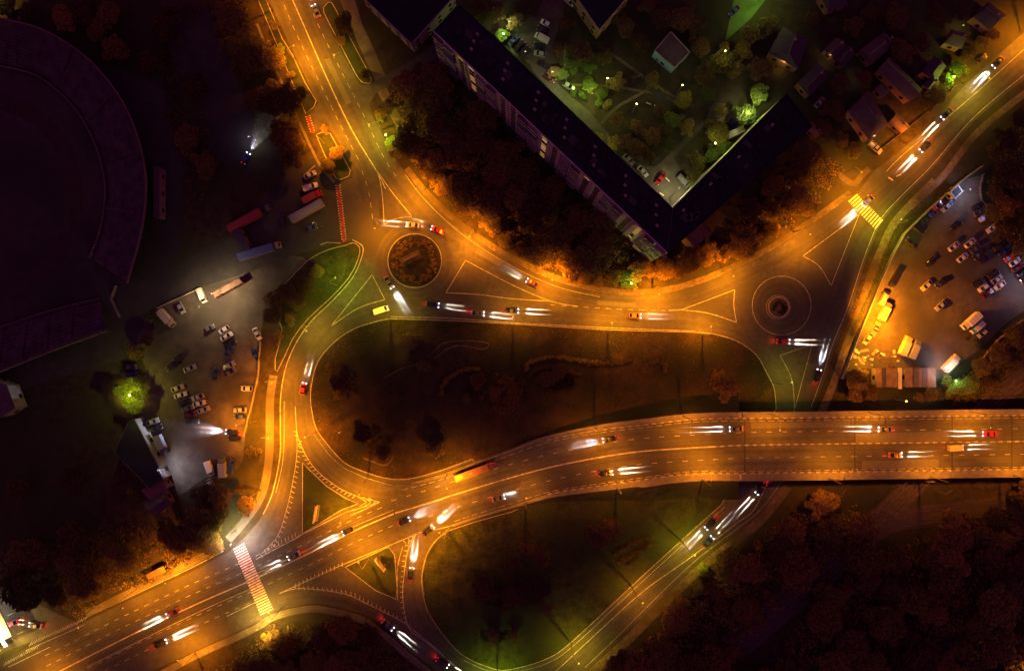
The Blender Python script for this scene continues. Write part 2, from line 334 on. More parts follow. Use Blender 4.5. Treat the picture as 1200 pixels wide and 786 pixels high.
CENTRAL = crom([(458, 373), (520, 375), (600, 379), (714, 386), (816, 389), (845, 393), (867, 401), (887, 416), (899, 437), (907.6, 455), (910, 479)], 4) + [(897, 500), (860, 500), (753, 510), (640, 535), (560, 545)] + TS[::-1] + crom([(364, 476), (364, 455), (372, 424), (391, 401), (414.5, 385), (442, 376), (458, 373)], 4)[1:-1]
island('central_island', CENTRAL, 'redlawn', kerb=0.8)
LOWER = [(526, 621), (556, 611), (600, 599), (646, 575), (753, 550), (829, 545), (862, 560), (849, 586)] + crom([(846, 591), (798, 634), (740, 687), (669, 753), (638, 773), (600, 784), (580, 784), (544, 769), (521, 746), (502, 718), (496, 698), (494, 675), (499, 652), (509, 634), (526, 621)], 4)[:-1]
island('loop_island', LOWER, kerb=0.8)
island('gore_island', [(354, 542), (362, 549), (383, 569), (405, 583), (420, 590), (400, 598), (354, 625)])
island('gore_island', [(404, 664), (455, 640), (463, 650), (466, 690), (464, 702), (440, 692)])
island('green_verge', [(331, 45), (343, 64), (358, 97), (371, 118), (368, 126), (358, 134), (340, 92), (325, 55), (302, 0), (309, -8)])
island('green_verge', [(370, 158), (377, 155), (387, 156), (400, 179), (411, 200), (409, 207), (399, 211), (393, 209), (380, 182)])
island('green_verge', crom([(379, 15), (381, 6), (389, 3), (402, 28), (420, 62), (436, 94), (428, 98), (420, 93), (410, 75), (395, 46)], 2, True))
island('green_verge', crom([(405, 287), (414, 284), (422, 290), (420, 304), (409, 326), (386, 351), (362, 373), (343, 398), (325, 436), (322, 420), (330, 385), (316, 350), (333, 333), (360, 305), (385, 292)], 2, True))
# roundabouts
def circ(cx, cy, r, n=48): return [(cx + math.cos(2 * math.pi * i / n) * r, cy + math.sin(2 * math.pi * i / n) * r) for i in range(n)]
island('roundabout_island', circ(486, 305.5, 32), 'deepsoil')
island('roundabout_island', circ(912, 360, 14.5), 'deepsoil')

# avenue with its embankment
AT = [(470, 571), (478, 569), (516, 559), (554, 545), (600, 529), (638, 516), (702, 504), (753, 498), (804, 492), (854, 490), (900, 490), (1200, 486.5), (1360, 484)]
AB = [(470, 633), (490, 624), (524, 616), (554, 606), (600, 592), (646, 578), (689, 571), (753, 562), (791, 556.5), (829, 554), (900, 554), (1200, 549.5), (1360, 547)]
ATs = crom(AT, 6); ABs = crom(AB, 6)
b = MB()
xs = [482 + 8 * i for i in range(110)]
zt = lambda x: avez(x) + 0.075
for x0, x1 in zip(xs[:-1], xs[1:]):
    b.quad(P(x0, interp(ATs, x0), zt(x0)), P(x1, interp(ATs, x1), zt(x1)), P(x1, interp(ABs, x1), zt(x1)), P(x0, interp(ABs, x0), zt(x0)))
struct(b.build('avenue', M['asphalt2']))
def side_y(x, top):
    w = 3.2 + 4.0 * smst((x - 560) / 200)
    return interp(ATs, x) - w if top else interp(ABs, x) + w + (2 if x > 750 else 0)
for top in (True, False):
    b = MB(); e = MB()
    for x0, x1 in zip(xs[:-1], xs[1:]):
        if top is False and x0 < 525: continue
        a0, a1 = (interp(ATs, x0), interp(ATs, x1)) if top else (interp(ABs, x0), interp(ABs, x1)); o0, o1 = side_y(x0, top), side_y(x1, top)
        h0, h1 = avez(x0) + .22, avez(x1) + .22
        if x1 <= 870:
            b.quad(P(x0, a0, h0), P(x1, a1, h1), P(x1, o1, h1), P(x0, o0, h0)); b.quad(P(x0, a0, h0), P(x1, a1, h1), P(x1, a1, h1 - .16), P(x0, a0, h0 - .16))
            s = -1 if top else 1
            e.quad(P(x0, o0, h0), P(x1, o1, h1), P(x1, o1 + s * (1 + 3.2 * (h1 - .2)), .12), P(x0, o0 + s * (1 + 3.2 * (h0 - .2)), .12))
    struct(b.build('sidewalk', M['walk'])); struct(e.build('embankment', M['lawn']))

# ------------------------------------------------------------------ road bridge over the ramp and the railway
br = empty('road_bridge', P(1040, 520, 0)); thing(br, 'long road bridge carrying the amber lit avenue over the ramp and the railway', 'bridge', fixed=True)
BO = br.location
dk = MB(BO); x0, x1 = 870, 1354
for x in range(870, 1350, 16):
    xa, xb = x, x + 16
    h = avez(xa)
    t0, t1, b0, b1 = side_y(xa, 1), side_y(xb, 1), side_y(xa, 0), side_y(xb, 0)
    dk.add([P(xa, t0, h + .05), P(xb, t1, h + .05), P(xb, b1, h + .05), P(xa, b0, h + .05), P(xa, t0, h - 1.1), P(xb, t1, h - 1.1), P(xb, b1, h - 1.1), P(xa, b0, h - 1.1)], [(0, 1, 2, 3), (4, 5, 6, 7), (0, 1, 5, 4), (3, 2, 6, 7)])
dk.build('deck', M['concrete'], br)
for top in (1, 0):
    w = MB(BO); k = MB(BO); p_ = MB(BO)
    for i, x in enumerate(range(870, 1350, 10)):
        xa, xb = x, x + 10; h = 6.5
        a0, a1 = (interp(ATs, xa), interp(ATs, xb)) if top else (interp(ABs, xa), interp(ABs, xb)); o0, o1 = side_y(xa, top), side_y(xb, top)
        w.quad(P(xa, a0, h + .24), P(xb, a1, h + .24), P(xb, o1, h + .24), P(xa, o0, h + .24)); w.quad(P(xa, a0, h + .24), P(xb, a1, h + .24), P(xb, a1, h + .07), P(xa, a0, h + .07))
        p_.tube(P(xa, o0, h + .2), P(xa, o0, h + 1.25), .05, .05, 4); p_.tube(P(xa, o0, h + 1.25), P(xb, o1, h + 1.25), .06, .06, 4); p_.tube(P(xa, o0, h + .75), P(xb, o1, h + .75), .04, .04, 4)
    w.build('walkway', M['walk'], br); p_.build('railing', M['steel'], br)
for x in (925, 1000, 1065, 1130, 1200):
    for y in (498, 520, 542):
        c = P(x, y, 0) * (1 - 6.5 / 240)
        if abs(y - 520) and x in (): continue
        t = MB(BO); t.box((c.x, c.y, 2.6), (1.1, 1.1, 5.2)); t.build('pier', M['concrete'], br)
ab = MB(BO)
for x in (868,):
    a, c = P(x, side_y(x, 1), 6.4), P(x, side_y(x, 0), 6.4)
    ab.box(((a.x + c.x) / 2, (a.y + c.y) / 2, 3.2), (1.0, abs(a.y - c.y), 6.36))
ab.build('abutment', M['concrete'], br)
for x in (872, 1001, 1115, 1185):
    jm = MB(BO); a0, b0 = interp(ATs, x), interp(ABs, x); jm.quad(P(x, a0, 6.585), P(x + 1.6, a0, 6.585), P(x + 1.6, b0, 6.585), P(x, b0, 6.585)); jm.build('expansion_joint', M['joint'], br)

# ------------------------------------------------------------------ painted markings
mk = MB(); mw = MB(); md = MB()
flat = lambda x: 0.062
def line(pts, w=0.9, dash=None, z=flat, mb=None, sm=True, phase=0.0, step=2):
    mb = mb or (mk if dash is None else md); c = crom(pts, 6) if sm and len(pts) > 2 else pts; c = resample(c, step if dash is None else 1.0)
    if dash is None:
        a, e = offset(c, -w / 2), offset(c, w / 2)
        for i in range(len(c) - 1): mb.quad(P(*a[i], z(c[i][0])), P(*a[i + 1], z(c[i + 1][0])), P(*e[i + 1], z(c[i + 1][0])), P(*e[i], z(c[i][0])))
    else:
        on, off = dash; i = int(phase); per = on + off
        while i + on < len(c):
            A, B = c[int(i)], c[int(i + on)]; q = offset([A, B], -w / 2); r = offset([A, B], w / 2)
            mb.quad(P(*q[0], z(A[0])), P(*q[1], z(B[0])), P(*r[1], z(B[0])), P(*r[0], z(A[0]))); i += per
def ticks(pts, L, gap, slant=0.5, w=0.9, z=flat, mb=None):
    c = resample(crom(pts, 6), 1.0); f = 1.0
    while f < len(c) - 1:
        i = int(f); a, b_ = c[i - 1], c[i + 1]; dx, dy = b_[0] - a[0], b_[1] - a[1]; l = math.hypot(dx, dy) or 1; dx /= l; dy /= l
        q = c[i]; e = (q[0] + (-dy + dx * slant) * L, q[1] + (dx + dy * slant) * L)
        (mb or mk).quad(P(q[0] - dx * w / 2, q[1] - dy * w / 2, z(0)), P(q[0] + dx * w / 2, q[1] + dy * w / 2, z(0)), P(e[0] + dx * w / 2, e[1] + dy * w / 2, z(0)), P(e[0] - dx * w / 2, e[1] - dy * w / 2, z(0)))
        f += gap
za = lambda x: avez(x) + 0.083
# north-west avenue
line([(338, -10), (349, 14), (380, 85), (412, 152), (441, 200), (452, 222)], 1.3)
line([(328, -6), (345, 35), (372, 92), (398, 145), (424, 195)], 0.7, (6, 7)); line([(357, -8), (374, 32), (398, 80), (425, 133), (450, 185), (470, 215)], 0.7, (6, 7))
line([(424, 200), (432, 225), (437, 260)], 0.7, (6, 7))
line([(441, 199), (446, 215), (449, 240), (450, 263)], 0.9); line([(450, 263), (465, 256), (483, 254)], 0.9); line([(441, 199), (460, 226), (483, 254)], 0.9)
line([(545.5, 305), (600, 333.6), (646, 353), (678, 359)], 0.8); line([(545.5, 305), (522.6, 343)], 0.8, sm=False); line([(522.6, 343), (560, 345), (600, 350), (648, 353)], 0.8)
line([(436, 322), (451, 351)], 0.8, sm=False); line([(436, 322), (388, 382)], 0.8, sm=False); line([(451, 351), (420, 361), (388, 382)], 0.8)
line([(861, 339.5), (798.5, 363), (783, 363.6)], 0.8, sm=False); line([(861, 339.5), (860, 358), (863, 377.6)], 0.8); line([(863, 377.6), (830, 367), (798, 363)], 0.8)
line([(1007, 251), (941, 300)], 0.7, sm=False); line([(1007, 251), (974, 335)], 0.7, sm=False); line([(941, 300), (960, 312), (974, 335)], 0.7)
line([(952, 403), (914, 416.5)], 0.7, sm=False); line([(914, 416.5), (928, 445), (931, 480)], 0.7); line([(952, 403), (931, 480)], 0.7, sm=False)
line(circ(916, 358, 34.5) + [circ(916, 358, 34.5)[0]], 0.7, sm=False)
line([(458, 371), (530, 373), (600, 378), (714, 384), (816, 388)], 0.7)
line([(645, 357), (720, 362), (783, 364)], 0.5, (6, 7), mb=mw)
line([(475, 205), (495, 231), (523, 259), (556, 285), (602, 313), (653, 336), (704, 348)], 0.5, mb=mw)
line([(413, 281), (425, 289), (423, 304), (412, 327), (389, 353), (366, 375), (348, 400), (335, 430), (329, 464), (328.5, 500), (328, 535), (319, 578), (308, 603)], 1.0)
line([(333, 470), (332, 535), (323, 578)], 0.5, mb=mw)
# west gore
line([(346, 476), (347, 495), (350, 515), (366, 545), (392, 568), (418, 581), (445, 588)], 0.8); line([(347, 495), (348, 530), (343, 565), (335, 600), (325, 628), (305, 650)], 0.5)
ticks([(348, 505), (353, 520), (366, 545), (392, 568), (420, 583)], 4, 5, -0.5); ticks([(305, 650), (322, 632), (334, 604), (343, 566), (348, 530), (350, 510)], 4.2, 6, -0.3)
line([(445, 588), (424, 598), (410, 604)], 0.8, sm=False); line([(300, 655), (347, 630), (353, 626), (405, 600), (445, 588)], 0.8, sm=False)
ticks([(347, 628), (322, 641), (308, 649)], 4, 4.5, -0.4)
for k in range(3): line([(418 + k * 7, 581 + k), (430 + k * 5, 588), (420 + k * 7, 594 - k)], 0.8, sm=False)
# south gore
line([(327, 695), (360, 680), (402, 661), (463, 636), (490, 624)], 0.9); line([(327, 695), (353, 689), (402, 695), (432, 708), (468, 726), (492, 744), (516, 764), (537, 786)], 0.8)
ticks([(402, 663), (372, 676), (345, 689)], 4.5, 5, -0.4); ticks([(345, 690), (402, 695), (432, 708), (468, 727), (480, 735)], -4.2, 5.5, 0.4)
line([(488, 625), (478, 645), (474, 670), (472, 700), (479, 735), (500, 752), (540, 785)], 0.8); line([(472, 640), (466, 665), (466, 705)], 0.6)
ticks([(486, 628), (477, 648), (474, 672), (473, 705), (478, 730)], 4, 6, 0.2)
for k in range(3): line([(472 + k * 6, 632 - k * 2), (476 + k * 4, 637 - k * 4), (474 + k * 4, 642 - k * 4)], 0.8, sm=False)
line([(402, 719), (442, 734), (480, 766), (505, 786)], 0.6)
line([(490, 624), (524, 617), (554, 607)], 0.6, z=za)
# median and lanes of the avenue
MED = [(60, 791), (153, 744), (229, 708), (300, 677), (356, 651), (414.5, 622), (463, 601)]
MED2 = [(463, 601), (516, 585), (524, 582), (600, 559), (664, 543), (740, 530), (804, 525), (842, 523), (900, 521), (1200, 517), (1350, 515)]
line(MED, 1.5); line(MED2[:8], 1.5, z=lambda x: avez(x) + 0.085)
line([(300, 672), (356, 646), (414, 617), (462, 597)], 0.5)
for off_, ph in ((-13, 0), (-25, 4), (13, 2), (25, 6)):
    c = offset(resample(crom(MED, 6), 3), off_ * 0.95); c = [q for q in c if q[0] < (470 if abs(off_) < 20 else (330 if off_ < 0 else 300))]
    line(c, 0.7, (6, 7), sm=False, phase=ph)
line([(300, 687), (230, 718), (100, 782)], 0.6); line([(300, 705), (265, 722)], 0.8)
c = offset(resample(crom(MED2, 6), 3), -15); line([q for q in c], 0.8, (6, 12), z=za, sm=False)
c = offset(resample(crom(MED2, 6), 3), 15); line([q for q in c if q[0] > 500], 0.8, (6, 12), z=za, sm=False)
line(offset(resample(ATs, 3), 3), 0.6, (8, 3), z=za, sm=False); line([q for q in offset(resample(ABs, 3), -2.5) if q[0] > 530], 0.6, (8, 3), z=za, sm=False)
line([(262, 645), (226, 664), (173, 689), (99, 724)], 0.9)
# ramp under the bridge
line([(931, 480), (890, 586), (860, 615), (806, 655), (753, 693), (702, 739), (651, 786), (630, 800)], 0.8)
line([(849, 594), (800, 638), (742, 691), (671, 757), (640, 777), (600, 788), (578, 788), (543, 773)], 0.5)
line([(915, 566), (890, 598), (865, 618), (818, 654), (775, 694), (724, 745), (684, 783)], 0.5)
# north-east avenue
line([(1200, 58), (1130, 121), (1060, 180), (1038, 202)], 0.6); line([(1200, 88), (1142, 137), (1091, 195), (1055, 231), (1032, 257), (1018, 288), (1008, 316), (993, 362), (977, 400), (964, 440), (950, 478)], 0.7)
# lot bays, forecourt, hatches
for k in range(17):
    x, y = 40 + k * 4.2, 748 - k * 1.7; line([(x, y + 7), (x + 5, y)], 0.8, sm=False) if False else None
for k in range(22):
    x, y = 34 + k * 3.1, 757 - k * 1.45; line([(x, y), (x + 4 , y - 6.5)], 0.7, sm=False)
line([(30, 762), (100, 731)], 0.6); line([(10, 781), (60, 757)], 0.6)
for k in range(14): line([(4 + k * 3, 780 - k * 1.6), (8 + k * 3, 774 - k * 1.6)], 0.6, sm=False)
for q in ((3, 706), (9, 721), (20, 743)): line([q, (q[0] + 8, q[1] - 4)], 0.8, sm=False)
struct(mk.build('road_markings', M['paint'])); struct(md.build('lane_dashes', M['dashes'])); struct(mw.build('worn_road_markings', M['paintworn']))
# crossings
zb = MB()
def zebra(a, b, c, d, n, fill=0.55, z=0.068):      # stripes run from side a-b to side d-c
    for i in range(n):
        t0, t1 = i / n, (i + fill) / n; L = lambda p, q, t: (p[0] + (q[0] - p[0]) * t, p[1] + (q[1] - p[1]) * t)
        zb.quad(P(*L(a, b, t0), z), P(*L(a, b, t1), z), P(*L(d, c, t1), z), P(*L(d, c, t0), z))
zebra((273, 643), (306, 722), (321, 715), (286, 636), 28, 0.5)
zebra((994, 236), (1027, 270), (1036, 259), (1004, 227.5), 13, 0.55)
struct(zb.build('zebra_crossing', M['zebrapaint']))
rz_ = MB(); rz_.quad(P(273, 643, .064), P(306, 722, .064), P(321, 715, .064), P(286, 636, .064)); struct(rz_.build('crossing_surface', M['redpaint']))
# red and white strips across the driveways
rs = MB(); ws = MB()
for (ax, ay), (bx, by), w in (((396, 217), (403.5, 284), 2.1), ((360.5, 136), (367, 157), 2.0)):
    c = resample([(ax, ay), (bx, by)], 1); a, e = offset(c, -w), offset(c, w)
    for i in range(len(c) - 1): rs.quad(P(*a[i], .07), P(*a[i + 1], .07), P(*e[i + 1], .07), P(*e[i], .07))
    for s in (-1, 1):
        i = 0
        while i + 2 < len(c):
            q = [offset(c, s * (w - .3))[i], offset(c, s * (w - .3))[i + 1], offset(c, s * (w + 1.1))[i + 1], offset(c, s * (w + 1.1))[i]]; ws.quad(*[P(*k, .076) for k in q]); i += 3
struct(rs.build('red_road_strip', M['redpaint'])); struct(ws.build('white_block_markings', M['zebrapaint']))
# striped kerbs of the bridge
kb = MB(); kd = MB()
for ch, d, h0, z in ((ATs, 0.2, 0, .29), (ABs, -0.2, 0, .29), (crom(MED2, 6), 0, 0, .22)):
    c = [q for q in resample(ch, 2.4) if q[0] > (560 if ch is not ATs and ch is not ABs else 640)]
    for i in range(len(c) - 1):
        if ch is not ATs and ch is not ABs and c[i][0] < 835: continue
        tgt = kb if i % 4 < 2 else kd
        za_, zb_ = avez(c[i][0]) + z, avez(c[i + 1][0]) + z
        A, B = P(*offset([c[i], c[i + 1]], -0.7)[0], za_), P(*offset([c[i], c[i + 1]], -0.7)[1], zb_); C_, D_ = P(*offset([c[i], c[i + 1]], 0.7)[1], zb_), P(*offset([c[i], c[i + 1]], 0.7)[0], za_)
        dz = Vector((0, 0, .18)); tgt.quad(A, B, C_, D_); tgt.quad(A, B, B - dz, A - dz); tgt.quad(D_, C_, C_ - dz, D_ - dz)
struct(kb.build('kerb', M['kerb'])); struct(kd.build('kerb', M['kerbdark']))
# tyre-darkened lanes
WEAR = [mat('tyre_wear_%d' % i, (.043 - .006 * i, .041 - .006 * i, .039 - .006 * i), .7, (.066 - .010 * i, .062 - .010 * i, .058 - .010 * i), .5, 10) for i in (1, 2)]
wm = [MB(), MB()]
def wear(pts, w, z=None, raw=False):
    for i in (0, 1): ribbon_mb(wm[i], pts, -w * (1 - .42 * i), w * (1 - .42 * i), (lambda x, i=i: (avez(x) + .0775 + .002 * i)) if z == 'a' else (lambda x, i=i: .0535 + .0025 * i), raw=raw)
for c_, o_ in ((MED, -7), (MED, -19), (MED, 7), (MED, 19)): wear(offset(resample(crom(c_, 6), 3), o_), 2.6, raw=True)
for o_ in (-7.5, -21, 7.5, 21): wear([q for q in offset(resample(crom(MED2, 6), 3), o_) if q[0] > 484], 2.8, 'a', raw=True)
for pts in ([(322, -8), (337, 35), (364, 92), (390, 145), (416, 195), (428, 240)], [(333, -8), (348, 30), (376, 90), (405, 150), (433, 205)], [(352, -8), (368, 36), (392, 86), (420, 142), (446, 192), (478, 232), (505, 262), (540, 290)],
            [(462, 368), (530, 360), (600, 365), (714, 373), (800, 378), (860, 388), (885, 402)], [(560, 300), (604, 322), (655, 343), (745, 354), (800, 352), (845, 338), (900, 312), (955, 280), (1000, 245), (1060, 193), (1130, 132), (1200, 70)],
            [(350, 475), (350, 450), (358, 425), (378, 396), (404, 372), (440, 360)], [(338, 470), (339, 520), (334, 560), (322, 600), (300, 640)], [(355, 480), (358, 505), (372, 535), (396, 560), (430, 577), (470, 578)],
            [(325, 703), (364, 699), (402, 704), (436, 718), (470, 742), (500, 766), (535, 795)], [(505, 627), (488, 650), (484, 680), (488, 712), (508, 745), (545, 778), (590, 792)], [(925, 490), (900, 575), (865, 616), (815, 652), (765, 693), (712, 740), (665, 786)], [(903, 500), (872, 590), (815, 640), (750, 690), (690, 745), (640, 783)],
            circ(486, 305.5, 41) + [circ(486, 305.5, 41)[0]], circ(914, 359, 25) + [circ(914, 359, 25)[0]], [(950, 425), (966, 385), (985, 335), (1000, 290), (1030, 245), (1090, 188), (1150, 128), (1200, 82)]):
    wear(pts, 4.2)
for i in (0, 1): struct(wm[i].build('tyre_wear', WEAR[i]))
# repaired asphalt patches
pb = MB()
for poly in ([(1002, 508), (1112, 505), (1112, 518), (1002, 520.5)], [(880, 495), (996, 493.5), (996, 500), (880, 502)], [(1010, 540), (1100, 538), (1100, 548), (1010, 549)]):
    pb.poly([P(x, y, 6.5815) for x, y in poly])
for poly in ([(380, 70), (386, 68), (412, 120), (406, 123)], [(560, 290), (590, 307), (585, 312), (556, 296)], [(700, 352), (745, 355), (745, 360), (700, 357)], [(1085, 160), (1110, 138), (1114, 142), (1089, 165)]):
    pb.poly([P(x, y, .0588) for x, y in poly])
struct(pb.build('asphalt_patches', M['patch']))
# railway
for nm, pts in (('railway', [(860, 765), (900, 730), (950, 690), (1005, 640), (1045, 612), (1100, 603), (1215, 588), (1300, 575)]), ('railway', [(850, 760), (905, 716), (960, 668), (1010, 626), (1060, 580), (1120, 520), (1165, 468), (1215, 430), (1300, 370)])):
    bb = MB(); zz = 0.1 if pts[0][0] == 860 else 0.13; ribbon_mb(bb, pts, -13, 13, lambda x: zz); struct(bb.build('railway_bed', M['ballast']))
    rl = MB(); c = resample(crom(pts, 6), 3)
    for o_ in (-9.5, -4.5, 4.5, 9.5):
        q = offset(c, o_)
        for i in range(len(q) - 1): rl.tube(P(*q[i], zz + .12), P(*q[i + 1], zz + .12), .1, .1, 4, False)
    struct(rl.build('railway_rails', M['rail']))

# ------------------------------------------------------------------ street lamps
def add_spot(parent, loc, col, power, size=150, blend=1.0, rot=(0, 0, 0), rad=0.25, name='lamp_light'):
    l = bpy.data.lights.new(name, 'SPOT'); l.energy = power; l.color = col; l.spot_size = R(size); l.spot_blend = blend; l.shadow_soft_size = rad
    o = bpy.data.objects.new(name, l); COL.objects.link(o); o.parent = parent; o.location = loc; o.rotation_euler = rot; return o
LPROTO = {}
def street_lamp(px, py, hx, hy, col, power, h=10.5, z=0.1, arm=2.2, desc=None, size=165):
    """post at (px,py), arm pointing toward pixel direction (hx,hy)"""
    key = (col, h, arm)
    if key not in LPROTO:
        r = empty('street_lamp', (0, 0, 0))
        a = MB(); a.tube((0, 0, 0), (0, 0, 0.5), .20, .18, 10); a.build('base', M['polem'], r)
        a = MB(); a.tube((0, 0, .4), (0, 0, h - .5), .13, .08, 8); a.build('pole', M['polem'], r)
        a = MB(); pts = [(0, 0, h - .6), (.25 * arm, 0, h - .1), (.6 * arm, 0, h + .12), (arm, 0, h + .18)]
        for p, q in zip(pts[:-1], pts[1:]): a.tube(p, q, .06, .055, 6)
        a.build('arm', M['steel'], r)
        hd = MB(); hd.loft([(arm - .15, .06, h + .12, h + .24, .03), (arm + .1, .16, h + .1, h + .3, .06), (arm + .55, .17, h + .1, h + .3, .06), (arm + .8, .07, h + .13, h + .24, .03)]); head = hd.build('lamp_head', M['steel'], r)
        ln = MB()
        for k in range(3):
            r0, r1 = (.26, .22, .12)[k], (.22, .12, .02)[k]; ln.tube((arm + .45, 0, h + .14 - .07 * k), (arm + .45, 0, h + .07 - .07 * k), r0, r1, 10)
        ln.build('lens', mat('lamp_lens_%d' % len(LPROTO), (.6, .5, .4), .3, emit=col, es=1.6), head)
        LPROTO[key] = r; root = r; first = True
    else:
        root = copy_tree(LPROTO[key])
    d = math.atan2(-(hy - py), hx - px); root.location = P(px, py, z); root.rotation_euler = (0, 0, d)
    add_spot(root, (arm + .45, 0, h - .15), col, power * LAMP_GAIN, size)
    thing(root, desc or 'curved arm street lamp', 'street lamp', px, py, 'street lamps along the roads'); return root
LAMPS = [ # post px, aim px, colour, power
 (320, 12, 335, 5, ORANGE, 4400), (347, 72, 362, 66, ORANGE, 4200), (380, 168, 396, 160, ORANGE, 5200), (383, 0, 370, 5, AMBER, 800),
 (409, 75, 395, 82, YELLOW, 1700), (448, 153, 434, 160, YELLOW, 1500), (498, 222, 486, 238, ORANGE, 3800), (556, 274, 548, 292, ORANGE, 5200), (647, 322, 643, 340, ORANGE, 4800),
 (765, 338, 765, 354, ORANGE, 6500), (846, 318, 850, 334, ORANGE, 3600), (930, 272, 938, 286, ORANGE, 2600), (992, 230, 1003, 240, ORANGE, 2700),
 (446, 264, 446, 280, ORANGE, 1500), (601, 381, 601, 366, AMBER, 1800), (712, 388, 712, 372, ORANGE, 3200), (823, 392, 823, 376, ORANGE, 2400), (905, 448, 916, 445, GREENY, 900), (458, 374, 458, 360, YELLOW, 500),
 (395, 334, 405, 326, GREENY, 1500), (363, 382, 372, 390, YELLOW, 700), (318, 508, 334, 508, ORANGE, 6800), (322, 445, 337, 448, ORANGE, 1200), (306, 574, 322, 578, ORANGE, 4600), (409, 594, 406, 611, ORANGE, 3800),
 (524, 556, 530, 572, ORANGE, 4200), (376, 503, 362, 510, ORANGE, 1200), (430, 562, 427, 580, ORANGE, 1300), (208, 662, 214, 678, ORANGE, 4600), (110, 712, 116, 726, AMBER, 700), (432, 655, 425, 641, ORANGE, 3600), (229, 765, 222, 750, ORANGE, 3000),
 (524, 621, 516, 610, ORANGE, 1600), (583, 786, 583, 800, GREENY, 2200), (669, 753, 678, 764, YELLOW, 1300), (740, 686, 749, 695, AMBER, 1900), (798, 633, 808, 642, YELLOW, 1500),
 (1045, 264, 1028, 262, GREENY, 1500), (985, 204, 996, 214, AMBER, 1900), (1060, 168, 1070, 178, ORANGE, 1500), (1129, 98, 1138, 108, YELLOW, 1800), (1196, 38, 1200, 55, ORANGE, 3800), (497, 655, 487, 652, ORANGE, 500), (300, 493, 290, 494, ORANGE, 500),
 (160, 690, 166, 704, ORANGE, 500), (60, 800, 50, 785, ORANGE, 800), (330, 712, 326, 700, AMBER, 1200),
]
for a in LAMPS: street_lamp(*a)
for px, top, pw in ((616, 0, 4200), (697, 1, 2600), (723, 0, 2200), (800, 1, 3600), (823, 0, 6000), (900, 1, 2800), (972, 0, 3600), (1018, 1, 3600), (1091, 0, 3600), (1136, 1, 4200), (1188, 0, 3200), (1230, 1, 3000)):
    y = side_y(px, top); y = y + 2 if top else y - 2
    street_lamp(px, y, px, y + (14 if top else -14), BRIDGE_ORANGE, pw * .50, z=avez(px) + .22, arm=3.6)

def wall_lamp(px, py, h, col, power, desc, rotdeg=0, tilt=0):
    h *= 1.5; r = empty('yard_lamp', P(px, py, 0.03), R(rotdeg)); a = MB(); a.tube((0, 0, 0), (0, 0, h), .09, .06, 8); a.build('pole', M['steel'], r)
    a = MB(); a.box((.35, 0, h + .05), (.7, .35, .14), 0, R(12)); hd = a.build('lamp_head', M['steel'], r)
    a = MB(); a.box((.38, 0, h - .07), (.6, .42, .10), 0, R(12)); a.build('lens', mat('yard_lens_%.2f_%.2f' % (col[0], col[2]), (.6, .6, .6), .3, emit=col, es=.45), hd)
    add_spot(r, (.4, 0, h - .25), col, power * .7, 165 if not tilt else 138, rot=(0, -R(tilt), 0)); thing(r, desc, 'yard lamp', px, py, 'floodlight posts in yards')
for a in [(1008, 376, 8, ORANGE, 42000, 'floodlight post lighting the car park orange', 14, 46), (1000, 420, 7, AMBER, 5200, 'floodlight post beside the scrap heap', 20, 30),
          (1199, 332, 6, (.80, .66, .95), 1000, 'white floodlight post at the car park edge', 180), (1121, 226, 5, COOL, 650, 'white floodlight post beside the small booth', 270), (1094, 432, 5, WHITE, 700, 'pale floodlight post beside the storage sheds', 0),
          (264, 346, 8, (1.0, .72, .36), 3600, 'warm floodlight post', 300), (197, 546, 5, WHITE, 1300, 'white floodlight post at the long dark shed', 0, 42), (248, 360, 6, (1.0, .70, .35), 900, 'small warm floodlight post', 200),
          (378, 266, 7, (1.0, .6, .1), 320, 'small warm lamp post in the truck yard', 200), (645, 95, 6, PALE, 700, 'pale lamp post by the courtyard lane', 0), (596, 36, 5, PALE, 350, 'pale lamp post beside the courtyard parking', 0),
          (882, 128, 6, (.65, .72, .2), 700, 'bright lamp post in the courtyard tree', 150), (788, 228, 6, PALE, 1500, 'pale lamp post at the courtyard corner', 60), (866, 140, 6, PALE, 650, 'pale lamp post at the stair entrance', 120),
          (886, 6, 9, (.55, .80, .12), 1500, 'green floodlight post over the small court', 0), (281, 629, 6, (1.0, 0.66, 0.62), 5600, 'white floodlight post at the upper end of the zebra crossing', 300), (277, 621, 6, GREENY, 2400, 'yellow lamp post at the upper end of the zebra crossing', 90),
          (311, 726, 6, (1.0, .58, .08), 6500, 'yellow floodlight post at the lower end of the zebra crossing', 45), (152, 464, 1.9, (.95, .80, .05), 2600, 'yellow lamp post inside the glowing tree', 90), (300, 165, 4, WHITE, 220, 'white lamp post in the dark lane', 200),
          (690, 118, 5, (.55, .60, .12), 900, 'low lamp post on the courtyard lawn', 0), (8, 738, 7, (1.0, .78, .16), 3600, 'bright lamp post at the fuel station', 0), (1, 6, 6, YELLOW, 900, 'yellow lamp post above the stadium', 0), (16, 752, 5, YELLOW, 1300, 'lamp post on the fuel station verge', 0),
          (912, 78, 3, (1, .55, .08), 130, 'warm lamp post', 0), (965, 70, 3, (1, .6, .15), 60, 'dim lamp post between two houses', 0), (998, 92, 2.5, (1, .75, .3), 25, 'dim lamp post beside a house', 0),
          (1016, 163, 3, (1, .7, .2), 220, 'warm lamp post above a parked pickup', 0), (1118, 36, 3, (1, .7, .2), 100, 'warm lamp post by a lit porch', 0), (1192, 770, 8, (1.0, .4, .03), 2800, 'orange floodlight post in the corner of the wood', 0),
          (803, 285, 4, ORANGE, 500, 'orange lamp post below the end of the apartment block', 90), (400, 505, 3, ORANGE, 60, 'low lamp post on the big lawn', 0)]:
    wall_lamp(*a)

